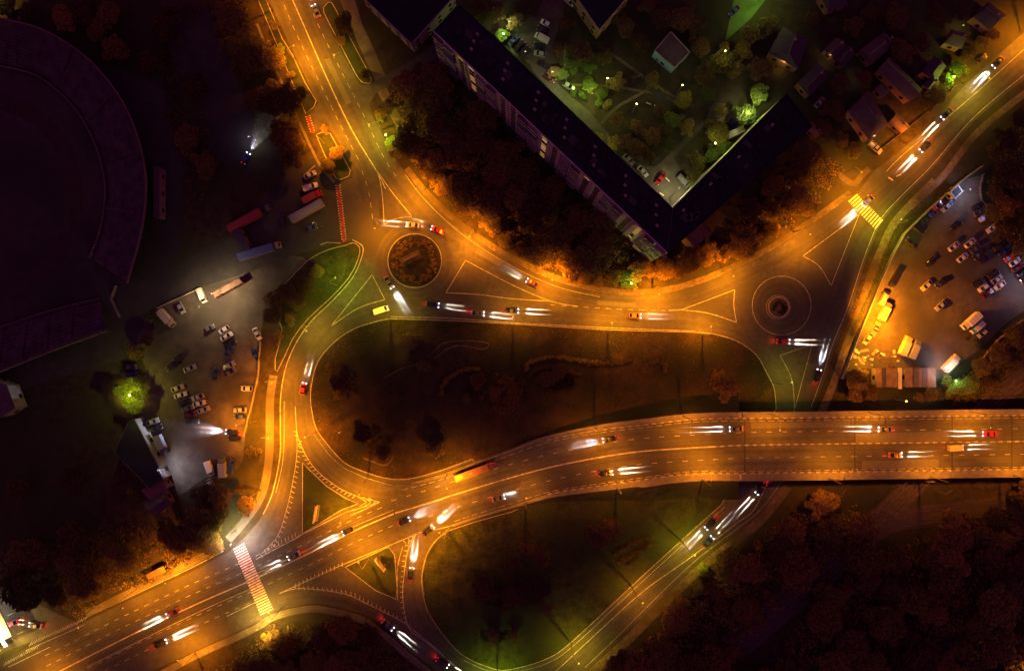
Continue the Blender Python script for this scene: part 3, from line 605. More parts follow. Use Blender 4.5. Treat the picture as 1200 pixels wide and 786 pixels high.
def globe_light(px, py, z, col, power, desc):
    r = empty('park_lamp', P(px, py, z)); r.location.z = .03; a = MB(); a.tube((0, 0, 0), (0, 0, z - .2), .08, .05, 8); a.build('pole', M['steel'], r)
    a = MB(); a.tube((0, 0, z - .2), (0, 0, z), .12, .26, 10); a.tube((0, 0, z), (0, 0, z + .25), .26, .12, 10); a.build('globe', mat('globe_glow_%.2f' % col[1], (.7, .7, .6), .3, emit=col, es=.008), r)
    l = bpy.data.lights.new('globe_glow', 'POINT'); l.energy = power * .5; l.color = col; l.shadow_soft_size = .3
    o = bpy.data.objects.new('globe_glow', l); COL.objects.link(o); o.parent = r; o.location = (0, 0, z + .6); thing(r, desc, 'park lamp', px, py, 'globe lamps among the trees')
for a in [(152, 463, 10, (.85, .78, .05), 1500, 'yellow globe lamp poking through the glowing tree'), (876, 133, 5, (.50, .70, .10), 900, 'globe lamp hidden in the bright tree'), (590, 40, 5, (.5, .85, .2), 500, 'globe lamp in the small green tree'), (672, 104, 4, (.45, .8, .1), 500, 'globe lamp over the green bushes'),
          (712, 92, 8, (.36, .46, .07), 750, 'added fill globe over the courtyard lawn'), (746, 122, 9, (.45, .40, .14), 450, 'added fill globe over the playground path'), (800, 100, 9, (.34, .40, .08), 600, 'added fill globe between courtyard trees'), (838, 168, 9, (.45, .52, .10), 900, 'added fill globe between leafy trees'),  # courtyard fill lights, added to brighten it; the globes themselves barely glow
          (700, 165, 7, (.50, .50, .14), 700, 'added fill globe by the courtyard lane bend'), (850, 60, 10, (.36, .40, .08), 550, 'added fill globe beside tall courtyard trees'), (740, 332, 7, (.45, .60, .05), 900, 'globe lamp in the green roadside bushes'), (452, 158, 5, (.6, .75, .04), 700, 'globe lamp in the green bushes by the avenue'),  # the first two are added courtyard fill lights as well
          (1118, 90, 5, (.4, .7, .05), 650, 'globe lamp in the hedge beside the avenue'), (1062, 470, 7, (.9, .3, .02), 400, 'dim globe lamp behind the storage sheds'), (1120, 446, 5, (.5, .9, .35), 400, 'globe lamp in the bright green bushes')]: globe_light(*a)
# ------------------------------------------------------------------ vehicles
def wheels(r, xs_, hw, rad=.33):
    for x in xs_:
        for s in (-1, 1):
            w = MB(); w.tube((x, s * (hw - .22), rad), (x, s * hw, rad), rad, rad, 12); wo = w.build('wheel', M['tyre'], r)
            w = MB(); w.tube((x, s * (hw - .05), rad), (x, s * (hw + .012), rad), rad * .55, rad * .5, 8); w.build('rim', M['steel'], wo)
def lights4(r, xf, xr, hw, z, on, zr=None, sz=.3):
    for s in (-1, 1):
        a = MB(); a.loft([(xf - .16, sz * .5, z - .09, z + .12, .03), (xf + .05, sz * .42, z - .07, z + .05, .03)]); a.v = [(x, y + s * (hw - sz * .55), zz) for x, y, zz in a.v]
        a.build('headlight', M['headon' if on else 'head'], r)
        a = MB(); a.loft([(xr - .05, sz * .4, (zr or z) - .08, (zr or z) + .05, .03), (xr + .14, sz * .45, (zr or z) - .08, (zr or z) + .12, .03)]); a.v = [(x, y + s * (hw - sz * .5), zz) for x, y, zz in a.v]
        a.build('tail_light', M['tailon' if on else 'tail'], r)
VP = {}
def make_vehicle(kind, c, on):
    r = empty({'sedan': 'car', 'hatch': 'car', 'van': 'van', 'truck': 'box_truck', 'pickup': 'pickup_truck', 'bus': 'bus', 'trailer': 'trailer', 'tractor': 'tractor_unit'}[kind] , (0, 0, 0)); pt = paint(c)
    if kind in ('sedan', 'hatch'):
        L = 2.25 if kind == 'sedan' else 2.0
        a = MB(); a.loft([(L, .66, .36, .56, .05), (L - .12, .80, .26, .68, .07), (L - .6, .88, .22, .78, .08), (1.0, .90, .22, .88, .08), (-1.3, .90, .22, .93, .08), (-L + .35, .87, .24, .93, .08), (-L + .08, .80, .28, .84, .08), (-L, .72, .38, .70, .05)]); a.build('body', pt, r, False)
        a = MB(); e = -1.75 if kind == 'sedan' else -L + .12
        a.loft([(1.15, .74, .84, .89, .02), (.45, .70, .86, 1.36, .10), (-.85, .70, .86, 1.40, .10), (e, .72, .86, .95, .02)] if kind == 'sedan' else [(1.15, .74, .84, .89, .02), (.45, .70, .86, 1.40, .10), (-1.35, .70, .86, 1.42, .10), (e, .72, .86, 1.0, .02)]); a.build('windows', M['glass'], r)
        a = MB(); q = -.80 if kind == 'sedan' else -1.35
        a.loft([(.44, .60, 1.33, 1.375, .03), (.1, .64, 1.36, 1.43, .04), (q + .3, .64, 1.38, 1.45, .04), (q, .60, 1.36, 1.41, .03)]); a.build('roof', pt, r)
        wheels(r, (1.35, -1.3), .91); lights4(r, L - .02, -L, .80, .62, on, .72)
        for s in (-1, 1):
            a = MB(); a.box((.78, s * 1.0, .98), (.16, .22, .13)); a.build('mirror', pt, r)
        hl = L
    elif kind == 'van':
        a = MB(); a.loft([(2.6, .82, .35, .85, .06), (2.45, .92, .28, 1.02, .08), (1.95, .96, .26, 1.14, .08), (1.35, .98, .26, 1.98, .12), (-2.4, .98, .26, 2.05, .12), (-2.6, .92, .3, 1.9, .1)]); a.build('body', pt, r)
        a = MB(); a.add([(1.99, -.80, 1.17), (1.99, .80, 1.17), (1.42, .76, 1.96), (1.42, -.76, 1.96)], [(0, 1, 2, 3)]); a.build('windscreen', M['glass'], r)
        for s in (-1, 1):
            a = MB(); a.box((1.1, s * .985, 1.55), (.7, .03, .5)); a.build('side_window', M['glass'], r)
            a = MB(); a.box((1.75, s * 1.08, 1.3), (.12, .2, .28)); a.build('mirror', M['dark'], r)
        wheels(r, (1.7, -1.6), .98, .36); lights4(r, 2.58, -2.58, .84, .78, on, 1.0); hl = 2.6
    elif kind in ('truck', 'tractor'):
        a = MB(); a.box((0.1 if kind == 'truck' else .6, 0, .62), (6.6 if kind == 'truck' else 5.2, .9, .3)); a.build('chassis', M['dark'], r)
        a = MB(); a.loft([(3.5, .98, .5, 1.3, .08), (3.35, 1.05, .45, 1.6, .1), (3.05, 1.06, .45, 2.4, .12), (1.75, 1.06, .45, 2.5, .12), (1.7, 1.02, .5, 2.4, .1)]); a.build('cab', pt, r)
        a = MB(); a.add([(3.36, -.9, 1.66), (3.36, .9, 1.66), (3.10, .86, 2.34), (3.10, -.86, 2.34)], [(0, 1, 2, 3)]); a.build('windscreen', M['glass'], r)
        if kind == 'truck':
            cm = {'white': 'whitesheet', 'blue': 'bluesheet', 'beige': 'cream', 'red': 'redsheet', 'orange': 'cream'}.get(c, 'greysheet')
            a = MB(); a.loft([(1.5, 1.2, .85, 3.0, .05), (-3.4, 1.2, .85, 3.0, .05)]); a.build('cargo_box', M[cm], r)
            a = MB()
            for k in range(4): a.box((1.0 - k * 1.25, 0, 3.015), (.06, 2.3, .05))
            a.build('roof_rib', M['steel'], r)
        wheels(r, (2.6, -2.1), 1.1, .45)
        lights4(r, 3.5, -3.4 if kind == 'truck' else -2.0, .95, .8, on, .75); hl = 3.5
    elif kind == 'trailer':
        cm = {'white': 'whitesheet', 'blue': 'bluesheet', 'red': 'redsheet'}.get(c, 'greysheet')
        a = MB(); a.loft([(6.2, 1.25, 1.1, 3.7, .06), (-6.2, 1.25, 1.1, 3.7, .06)]); a.build('cargo_box', M[cm], r)
        a = MB(); a.box((0, 0, .9), (12, .9, .3)); a.build('chassis', M['dark'], r)
        for s in (-1, 1):
            a = MB(); a.box((0, s * 1.27, 1.2), (12.3, .05, .5)); a.build('side_board', paint('red'), r)
        wheels(r, (-5.0, -3.9, -2.8), 1.2, .48)
        for x in (4.5,): a = MB(); a.box((x, 0, .45), (.2, 1.6, .85)); a.build('support_leg', M['steel'], r)
        hl = 6.2
    elif kind == 'pickup':
        a = MB(); a.loft([(2.6, .80, .4, .75, .06), (2.4, .92, .34, .95, .08), (1.3, .95, .32, 1.08, .08), (-.5, .95, .32, 1.1, .08), (-.55, .95, .32, .75, .03), (-2.6, .95, .34, .75, .03)]); a.build('body', pt, r)
        a = MB(); a.loft([(1.35, .82, 1.02, 1.08, .02), (.75, .76, 1.05, 1.68, .1), (-.2, .76, 1.05, 1.70, .1), (-.5, .8, 1.05, 1.1, .02)]); a.build('windows', M['glass'], r)
        a = MB(); a.loft([(.72, .68, 1.66, 1.74, .03), (-.25, .68, 1.68, 1.75, .03)]); a.build('roof', pt, r)
        for s in (-1, 1):
            a = MB(); a.box((-1.58, s * .92, 1.0), (2.05, .07, .5)); a.build('bed_side', pt, r)
        a = MB(); a.box((-2.58, 0, 1.0), (.07, 1.8, .5)); a.build('tailgate', pt, r)
        wheels(r, (1.65, -1.7), .97, .38); lights4(r, 2.56, -2.6, .84, .82, on, .85); hl = 2.6
    else:
        a = MB(); a.loft([(6.0, 1.15, .4, 2.6, .12), (5.8, 1.24, .35, 3.0, .15), (-5.8, 1.24, .35, 3.0, .15), (-6.0, 1.18, .4, 2.7, .12)]); a.build('body', pt, r)
        for s in (-1, 1):
            a = MB(); a.box((0, s * 1.245, 2.0), (10.8, .03, .9)); a.build('side_window', M['glass'], r)
        a = MB(); a.box((5.99, 0, 1.9), (.05, 2.0, 1.2)); a.build('windscreen', M['glass'], r)
        for x in (-3.5, 0.2, 3.6): a = MB(); a.box((x, 0, 3.06), (1.1, .9, .14)); a.build('roof_hatch', M['greysheet'], r)
        wheels(r, (4.0, -3.4), 1.2, .48); lights4(r, 6.0, -6.0, 1.1, .8, on, 1.0); hl = 6.0
    r['hl'] = hl; return r
def vehicle(kind, c, px, py, deg, desc, group='cars parked in the lots', on=False, z=0.05, beam=0.0, slope=0.0, wide=0.0, col=(.92, .90, 1.0), cat=None):
    key = (kind, c, on)
    if key in VP: r = copy_tree(VP[key])
    else: r = make_vehicle(kind, c, on); VP[key] = r
    r.location = P(px, py, z); r.rotation_euler = (0, -slope * math.cos(R(deg)), R(deg))
    if beam:
        hl = r['hl']
        for s in (-.62, .62):
            sp = add_spot(r, (hl + .15, s * 1.15, .68), col, beam, 16, .35, (R(90 - 11), 0, R(-90 + 1.2 * s)), .02, 'headlight_beam'); sp.scale = (.12, 1, 1)
        add_spot(r, (-hl - .3, 0, .8), (1, .02, .01), 30, 120, 1, (R(50), 0, R(90)), .2, 'tail_light_glow')
    if wide: add_spot(r, (r['hl'] + .15, 0, .75), col, wide, 46, 1.0, (R(90 - 7.5), 0, R(-90)), .15, 'headlight_wash')
    thing(r, desc, cat or {'sedan': 'car', 'hatch': 'car', 'van': 'van', 'truck': 'truck', 'pickup': 'pickup truck', 'bus': 'bus', 'trailer': 'trailer', 'tractor': 'truck cab'}[kind], px, py, group)
    return r
BM = 80000
MOVING = [ # kind, colour, px, py, heading, wide
 ('sedan', 'grey', 371, 14, 114, 500), ('sedan', 'beige', 484, 264, 176, 0), ('sedan', 'red', 513, 270, 158, 0), ('sedan', 'grey', 456, 331, -58, 0),
 ('sedan', 'black', 507, 357, -7, 0), ('sedan', 'grey', 560, 367, -6, 0), ('sedan', 'maroon', 624, 332, 152, 900), ('sedan', 'black', 600, 364, -3, 0),
 ('hatch', 'orange', 744, 370, -2, 1300), ('sedan', 'grey', 1016, 236, 222, 0), ('sedan', 'black', 1083, 172, 226, 0), ('sedan', 'black', 1108, 134, 226, 0), ('sedan', 'black', 1168, 74, 226, 2600),
 ('sedan', 'red', 917, 400, -2, 300), ('sedan', 'black', 957, 440, 73, 2200), ('sedan', 'black', 714, 514, 192, 2600), ('sedan', 'grey', 862, 502, 182, 0),
 ('sedan', 'black', 710, 554, 7, 0), ('sedan', 'grey', 584, 583, 13, 0), ('hatch', 'black', 474, 610, 24, 2800), ('sedan', 'black', 502, 621, 42, 0), ('hatch', 'black', 482, 671, 82, 0),
 ('sedan', 'grey', 455, 731, -40, 900), ('sedan', 'black', 519, 775, -33, 0), ('sedan', 'maroon', 203, 717, 206, 0), ('sedan', 'black', 189, 753, 24, 0), ('sedan', 'grey', 345, 650, 206, 0), ('hatch', 'black', 408, 621, 207, 0),
 ('sedan', 'grey', 1036, 502.5, 180, 0), ('sedan', 'red', 1158, 508, 180, 0), ('sedan', 'orange', 1048, 532.5, 1, 0), ('van', 'beige', 1118, 524, 1, 0),
 ('sedan', 'black', 891, 572, 228, 0), ('sedan', 'black', 832, 613, 226, 0), ('sedan', 'blue', 829, 634, 47, 0), ('hatch', 'red', 356, 455, 77, 600)]
OFF = {}
for i, (k, c, x, y, d, wd) in enumerate(MOVING):
    onave = (x > 560 and 480 < y < 556) ; sl = 0.0; zz = 0.06
    if onave: zz = avez(x) + .09; sl = math.atan((avez(x + 4) - avez(x - 4)) / (8 / PXM))
    tint = {0: (1, .86, .84), 12: (.75, .78, 1), 14: (.7, .75, 1), 15: (.9, .85, 1)}.get(i, (1.0, .84, .70))
    vehicle(k, c, x, y, d, '%s %s driving with lit headlights' % (c, 'van' if k == 'van' else 'car'), 'vehicles driving with their lights on', True, zz, BM * rnd.uniform(.7, 1.2), sl, wd * .35, tint)
vehicle('bus', 'orange', 553, 552.5, 200, 'long bus bathed in orange light driving', 'vehicles driving with their lights on', True, .09, 3000)
vehicle('van', 'white', 447, 363.5, 18, 'white van waiting to enter the junction', 'vehicles driving with their lights on', True, .06, 0)
vehicle('sedan', 'black', 273, 506, 176, 'dark car throwing a bright headlight cone', 'vehicles driving with their lights on', True, .05, 0, 0, 6500, (.62, .66, 1.0))
vehicle('hatch', 'blue', 289, 186, 62, 'blue car with headlights shining up the dark lane', 'vehicles driving with their lights on', True, .05, 0, 0, 3200, (.8, .75, 1.0))
vehicle('sedan', 'red', 16, 729, 200, 'red car with lit tail lights', 'vehicles driving with their lights on', True, .05, 0)
vehicle('sedan', 'beige', 43, 731.5, 172, 'cream car with lit tail lights', 'vehicles driving with their lights on', True, .05, 0)
# right car park
G1 = 'vehicles parked in the car park beside the bridge'
for k, c, x, y, d in [('sedan', 'black', 1118.8, 264.8, 38), ('sedan', 'grey', 1146, 248.5, 34), ('hatch', 'white', 1151.5, 254.8, 218), ('sedan', 'white', 1161.5, 267.4, 218), ('sedan', 'black', 1145, 241.5, 30),
  ('sedan', 'white', 1116.8, 288.8, 38), ('sedan', 'white', 1135.5, 284.8, 38), ('sedan', 'grey', 1141, 291.5, 38), ('sedan', 'black', 1145.5, 298, 218), ('sedan', 'white', 1127, 302, 38), ('hatch', 'black', 1151, 304.8, 38),
  ('hatch', 'blue', 1112.8, 236.5, 45), ('sedan', 'silver', 1108, 242.7, 225), ('sedan', 'maroon', 1100, 239.5, 40), ('hatch', 'red', 1094, 244, 40), ('sedan', 'blue', 1089.5, 251.5, 218), ('sedan', 'green', 1084, 257.5, 40),
  ('sedan', 'black', 1076, 268.5, -38), ('sedan', 'black', 1067.4, 284.8, 142), ('sedan', 'black', 1089.5, 307.5, 38), ('sedan', 'beige', 1084.7, 334.5, 222), ('hatch', 'black', 1101, 332, 218), ('sedan', 'silver', 1101, 358, 222),
  ('sedan', 'silver', 1166.5, 327.5, 36), ('sedan', 'black', 1162.5, 321, 36), ('sedan', 'white', 1170, 334.6, 216), ('sedan', 'black', 1144.5, 331.5, 30), ('hatch', 'white', 1151, 337, 218), ('sedan', 'maroon', 1156, 344, 38),
  ('sedan', 'blue', 1175, 295.5, 36), ('hatch', 'red', 1181.5, 301.7, 214), ('sedan', 'white', 1187.6, 307, 34), ('sedan', 'maroon', 1190.5, 314, 34), ('sedan', 'black', 1195.6, 320, 34), ('sedan', 'black', 1170, 289, 30), ('sedan', 'silver', 1200, 326.5, 34),
  ('truck', 'white', 1134.5, 376, 222), ('van', 'white', 1142.8, 383.5, 222), ('hatch', 'beige', 1150, 390, 222), ('van', 'black', 1046.5, 328.5, 240), ('van', 'silver', 1034, 349, 62), ('truck', 'grey', 1034, 365, 62),
  ('hatch', 'beige', 1015.5, 397, 236), ('truck', 'beige', 1058, 405, 66), ('truck', 'grey', 1068, 409, 66), ('truck', 'white', 1111, 425, 45), ('pickup', 'grey', 1024, 386, 60)]:
    vehicle(k, c, x, y, d, '%s %s parked' % (c, {'sedan': 'saloon car', 'hatch': 'hatchback car', 'van': 'van', 'truck': 'box truck', 'pickup': 'pickup truck'}[k]), G1, z=.04)
G2 = 'vehicles parked in the car park below the truck yard'
for k, c, x, y, d in [('van', 'white', 238, 346.5, -66), ('hatch', 'silver', 213, 361, -62), ('truck', 'beige', 198, 373, -48), ('sedan', 'grey', 245.5, 385.4, 28), ('hatch', 'white', 263.5, 386.5, 212), ('sedan', 'white', 266.5, 394, 30), ('sedan', 'black', 270, 402, 30),
  ('sedan', 'blue', 269.5, 411.5, 60), ('sedan', 'white', 302.3, 391, -62), ('sedan', 'blue', 300.5, 416, 122), ('sedan', 'silver', 269.3, 428, 30), ('sedan', 'silver', 223.5, 431.5, 22), ('sedan', 'black', 202.5, 428.8, 214), ('hatch', 'black', 210.5, 420, 214),
  ('sedan', 'beige', 209, 454.7, 20), ('sedan', 'white', 212.5, 462.6, 18), ('sedan', 'black', 217, 470.6, 18), ('sedan', 'grey', 221, 478.2, 20), ('hatch', 'maroon', 224, 485.8, 18), ('sedan', 'silver', 232.8, 465, 200), ('sedan', 'white', 234.3, 472.4, 14), ('sedan', 'silver', 239.3, 479.8, 20),
  ('sedan', 'green', 226.5, 493, 0), ('hatch', 'grey', 270.5, 435.7, 30), ('sedan', 'blue', 254.3, 438.4, 80), ('hatch', 'white', 290, 454.8, 178), ('sedan', 'silver', 282, 479.8, 184), ('hatch', 'blue', 281.5, 487.5, 182), ('sedan', 'silver', 180, 493.8, 20), ('sedan', 'black', 184, 501, 20),
  ('hatch', 'grey', 154.5, 429.7, 0), ('sedan', 'blue', 155.5, 438.6, 5), ('truck', 'grey', 192, 520, -66), ('van', 'white', 246.8, 548, -70), ('truck', 'grey', 263, 546, 95), ('van', 'blue', 272.5, 546, 80), ('sedan', 'black', 276, 512.5, 176), ('hatch', 'silver', 248.2, 567, -60)]:
    vehicle(k, c, x, y, d, '%s %s parked' % (c, {'sedan': 'saloon car', 'hatch': 'hatchback car', 'van': 'van', 'truck': 'box truck', 'pickup': 'pickup truck'}[k]), G2, z=.04)
G3 = 'trucks and cars in the dark truck yard'
for k, c, x, y, d, t in [('sedan', 'silver', 363.8, 205.5, 28, 'silver car'), ('pickup', 'white', 364.5, 219.5, 18, 'pale pickup truck'), ('truck', 'red', 367.5, 232, 28, 'boxy truck with red sheeting'), ('trailer', 'grey', 361.8, 248.8, 29, 'long grey trailer with red sideboards'),
  ('tractor', 'grey', 308.5, 248.5, 29, 'grey truck cab'), ('trailer', 'red', 290, 260, 29, 'long dark red trailer'), ('tractor', 'beige', 319, 290.5, 17, 'beige truck cab'), ('trailer', 'blue', 303, 296.5, 17, 'long blue trailer'), ('hatch', 'blue', 366, 267.5, 20, 'dark blue car'), ('sedan', 'black', 332, 261, 100, 'black car')]:
    vehicle(k, c, x, y, d, t + ' parked', G3, z=.03)
G4 = 'cars parked in the courtyard'
for k, c, x, y, d in [('sedan', 'blue', 601.7, 48.7, 47), ('sedan', 'black', 608.4, 54.8, 47), ('sedan', 'black', 613.9, 61, 47), ('hatch', 'white', 639.8, 28.7, 150), ('sedan', 'black', 636.6, 36, 160), ('van', 'white', 635, 46, 150), ('sedan', 'black', 632.6, 55, 160), ('hatch', 'silver', 632.4, 64, 170),
  ('sedan', 'black', 638, 77.5, -30), ('hatch', 'silver', 665.8, 101.5, -30), ('hatch', 'white', 667, 3, -40), ('sedan', 'silver', 736.7, 187.5, -46), ('sedan', 'white', 753, 201.7, -48), ('sedan', 'red', 773.3, 210, 236), ('van', 'grey', 800, 213, -45), ('hatch', 'blue', 859, 146, -42), ('sedan', 'blue', 860, 14, 225)]:
    vehicle(k, c, x, y, d, '%s %s parked' % (c, {'sedan': 'saloon car', 'hatch': 'hatchback car', 'van': 'van'}[k]), G4, z=.04)
for k, c, x, y, d, t in [('pickup', 'beige', 1024.7, 173.8, -42, 'yellow lit pickup truck beside a house'), ('sedan', 'silver', 959.8, 121, 48, 'pale car beside a dark roofed house'), ('hatch', 'black', 1149, 69, 30, 'black hatchback on the verge of the avenue'), ('sedan', 'maroon', 644, 92, -35, 'dark red car on the courtyard lane')]:
    vehicle(k, c, x, y, d, t, 'cars parked near the houses', z=.03)

# ------------------------------------------------------------------ buildings
def frame(a, b_):  # world frame with x along a->b
    d = (b_ - a); L = d.length; u = d / L; return u, Vector((-u.y, u.x, 0)), L
apt = empty('apartment_block', P(680, 190, 0)); O = apt.location
thing(apt, 'long dark L shaped apartment block with rows of balconies and a few lit windows', 'apartment block', fixed=True)
H = 23.5
A, Bc, C, D = P(508.5, 38, H), P(539, 7, H), P(788, 245, H), P(781.5, 296.5, H); E1, E2 = P(921, 111, H), P(951, 149, H)
flat2 = lambda v: Vector((v.x, v.y, 0))
m1 = MB(O); m1.prism([A, Bc, C, D], 0, H); m1.build('wall', M['panel'], apt)
m2 = MB(O); m2.prism([D + Vector((.15, .1, 0)), C + Vector((.1, 0, 0)), E1, E2], 0, H - .01); m2.build('wall', M['panel'], apt)
rf = MB(O); rf.prism([A, Bc, C, D], H + .005, H + .12); ro = rf.build('roof', M['roof'], apt)
rf = MB(O); rf.prism([D + Vector((.2, .1, 0)), C + Vector((.15, 0, 0)), E1, E2], H + .006, H + .11); ro2 = rf.build('roof', M['roof'], apt)
for (pa, pb1, pc, pd, n_) in ((A, D, Bc, C, 26), (D, E2, C, E1, 15)):
    sm_ = MB(O)
    for i in range(1, n_):
        a_, c_ = pa.lerp(pb1, i / n_), pc.lerp(pd, i / n_); d_ = (a_ - c_) * .96; sm_.tube(c_ + (a_ - c_) * .03 + Vector((0, 0, .13)), c_ + (a_ - c_) * .97 + Vector((0, 0, .13)), .05, .05, 4)
    for i in range(9):
        t_ = rnd.uniform(.05, .95); w_ = rnd.uniform(.2, .8); q_ = pa.lerp(pb1, t_).lerp(pc.lerp(pd, t_), w_); sm_.box((q_.x, q_.y, H + .145), (rnd.uniform(1, 4), rnd.uniform(1, 2.5), .05), R(-43))
    so_ = sm_.build('roof_seams', mat('roof_seam', (.045, .045, .055), .8, (.06, .06, .07), .5, 4), ro if n_ == 26 else ro2); so_['kind'] = 'stuff'
def parapet(pts, z, par, m, w=.35, h=.55):
    p = MB(O)
    for a, c in zip(pts[:-1], pts[1:]):
        u, n, L = frame(flat2(a), flat2(c)); c_ = (a + c) / 2; p.box((c_.x, c_.y, z + h / 2), (L, w, h), math.atan2(u.y, u.x))
    p.build('parapet', m, par)
parapet([D, A], H + .12, ro, M['panel']); parapet([A, Bc, C], H + .12, ro, M['roof']); parapet([C, E1, E2, D], H + .11, ro2, M['roof'])
u, n, L = frame(flat2(A), flat2(D)); ang = math.atan2(u.y, u.x); nn = Vector((-n.x, -n.y, 0))
if nn.dot(flat2(A) * -1) < 0: nn = -nn
NB = 22; bw = L / NB; nw = 0; litset = {2: 'lit', 3: 'litw', 8: 'lit', 14: 'lit', 19: 'litw'}
for i in range(NB):
    cx = flat2(A) + u * (bw * (i + .5)); kind = 'balcony' if i % 4 in (0, 1) else ('stair' if i % 7 == 5 else 'window')
    if kind == 'balcony':
        for fl in range(9):
            c_ = cx + nn * .55; b_ = MB(O); z = 1.2 + fl * 2.6
            b_.box((c_.x, c_.y, z), (bw * .86, 1.15, .14), ang); f_ = c_ + nn * .55; b_.box((f_.x, f_.y, z + .5), (bw * .86, .07, .9), ang)
            for s in (-1, 1): q = c_ + u * (s * bw * .42); b_.box((q.x, q.y, z + .5), (.07, 1.05, .9), ang)
            bo = b_.build('balcony', M[('panel', 'bluesheet', 'greysheet', 'panel')[(i * 3 + fl) % 4]] if rnd.random() < .5 else M['panel'], apt)
            if rnd.random() < .7:
                q = c_ + nn * .5; g_ = MB(O); g_.box((q.x, q.y, z + 1.55), (bw * .82, .05, 1.1), ang); g_.build('glazing', M['glass'], bo)
    else:
        for fl in range(9):
            z = 2.0 + fl * 2.6; c_ = cx + nn * .05; w_ = MB(O); w_.box((c_.x, c_.y, z), (1.9 if kind == 'window' else 1.3, .14, 1.4), ang)
            mm = M['glass']
            if (i in (3, 10, 19) and rnd.random() < .75): mm = M['lit'] if rnd.random() < .6 else M['litw']
            elif rnd.random() < .05: mm = M['lit']
            w_.build('window', mm, apt)
# projecting bays on the facade
for i in (2.5, 6.5, 10.5, 14.5, 18.5):
    c_ = flat2(A) + u * (bw * (i + .5)) + nn * .35; q = MB(O); q.box((c_.x, c_.y, H / 2 - .2), (.35, .7, H - .6), ang); q.build('pier', M['panel'], apt)
# end wall pieces, entrance canopies, vents, lift house
for (px, py), s in (((805, 276), 1), ):
    pass
for t in (.06, .2, .34, .47, .6, .74, .88):
    c_ = A.lerp(D, t) * .55 + Bc.lerp(C, t) * .45; q = MB(O); q.box((c_.x, c_.y, H + 1.1), (3.0, 2.4, 1.9), ang); q.build('roof_house', M['roof'], apt)
    for k in range(3):
        v_ = A.lerp(D, t + .05 + k * .012) * (.25 + .2 * k) + Bc.lerp(C, t + .05) * (.75 - .2 * k); q = MB(O); q.box((v_.x, v_.y, H + .55), (1.0, .7, .95), ang); q.build('vent_shaft', M['concrete'], apt)
for t in (.2, .45, .7, .9):
    c_ = D.lerp(E2, t) * .5 + C.lerp(E1, t) * .5; q = MB(O); q.box((c_.x, c_.y, H + 1.0), (2.6, 2.6, 1.8), R(43)); q.build('roof_house', M['roof'], apt)
for t in (.1, .32, .55, .82):
    c_ = D.lerp(E2, t) * .3 + C.lerp(E1, t) * .7; q = MB(O); q.box((c_.x, c_.y, H + .5), (1.0, .8, .9), R(43)); q.build('vent_shaft', M['concrete'], apt)
for t in (.15, .52, .8):
    c_ = A.lerp(D, t) * .4 + Bc.lerp(C, t) * .6; q = MB(O); q.tube((c_.x, c_.y, H), (c_.x, c_.y, H + 4.5), .06, .04, 5); q.tube((c_.x - 1, c_.y, H + 4), (c_.x + 1, c_.y + .6, H + 4), .04, .04, 4); q.tube((c_.x - .7, c_.y + .3, H + 3.4), (c_.x + .7, c_.y - .4, H + 3.4), .04, .04, 4); q.build('antenna', M['steel'], apt)
for pa, pb_ in (((852, 160), (872, 150)), ((816, 215), (843, 192)), ((790, 246), (806, 232))):
    a, c_ = P(*pa, 3), P(*pb_, 3); uu, n2, LL = frame(flat2(a), flat2(c_)); m_ = (a + c_) / 2; q = MB(O); q.box((m_.x, m_.y, 3.0), (LL, 2.2, .2), math.atan2(uu.y, uu.x)); q.build('entrance_canopy', M['concrete'], apt)
# rear corner annex lit orange
ax = empty('stair_annex', P(806, 277, 0)); thing(ax, 'small stair annex with a ribbed orange lit roof on the apartment block corner', 'annex', fixed=True)
q = MB(ax.location); c_ = P(816, 274, 8); q.box((c_.x, c_.y, 4), (6.4, 5.6, 8), R(40)); q.build('wall', M['brick'], ax)
q = MB(ax.location); q.box((c_.x, c_.y, 8.12), (7.0, 6.2, .2), R(40)); q.build('roof', M['rust'], ax)

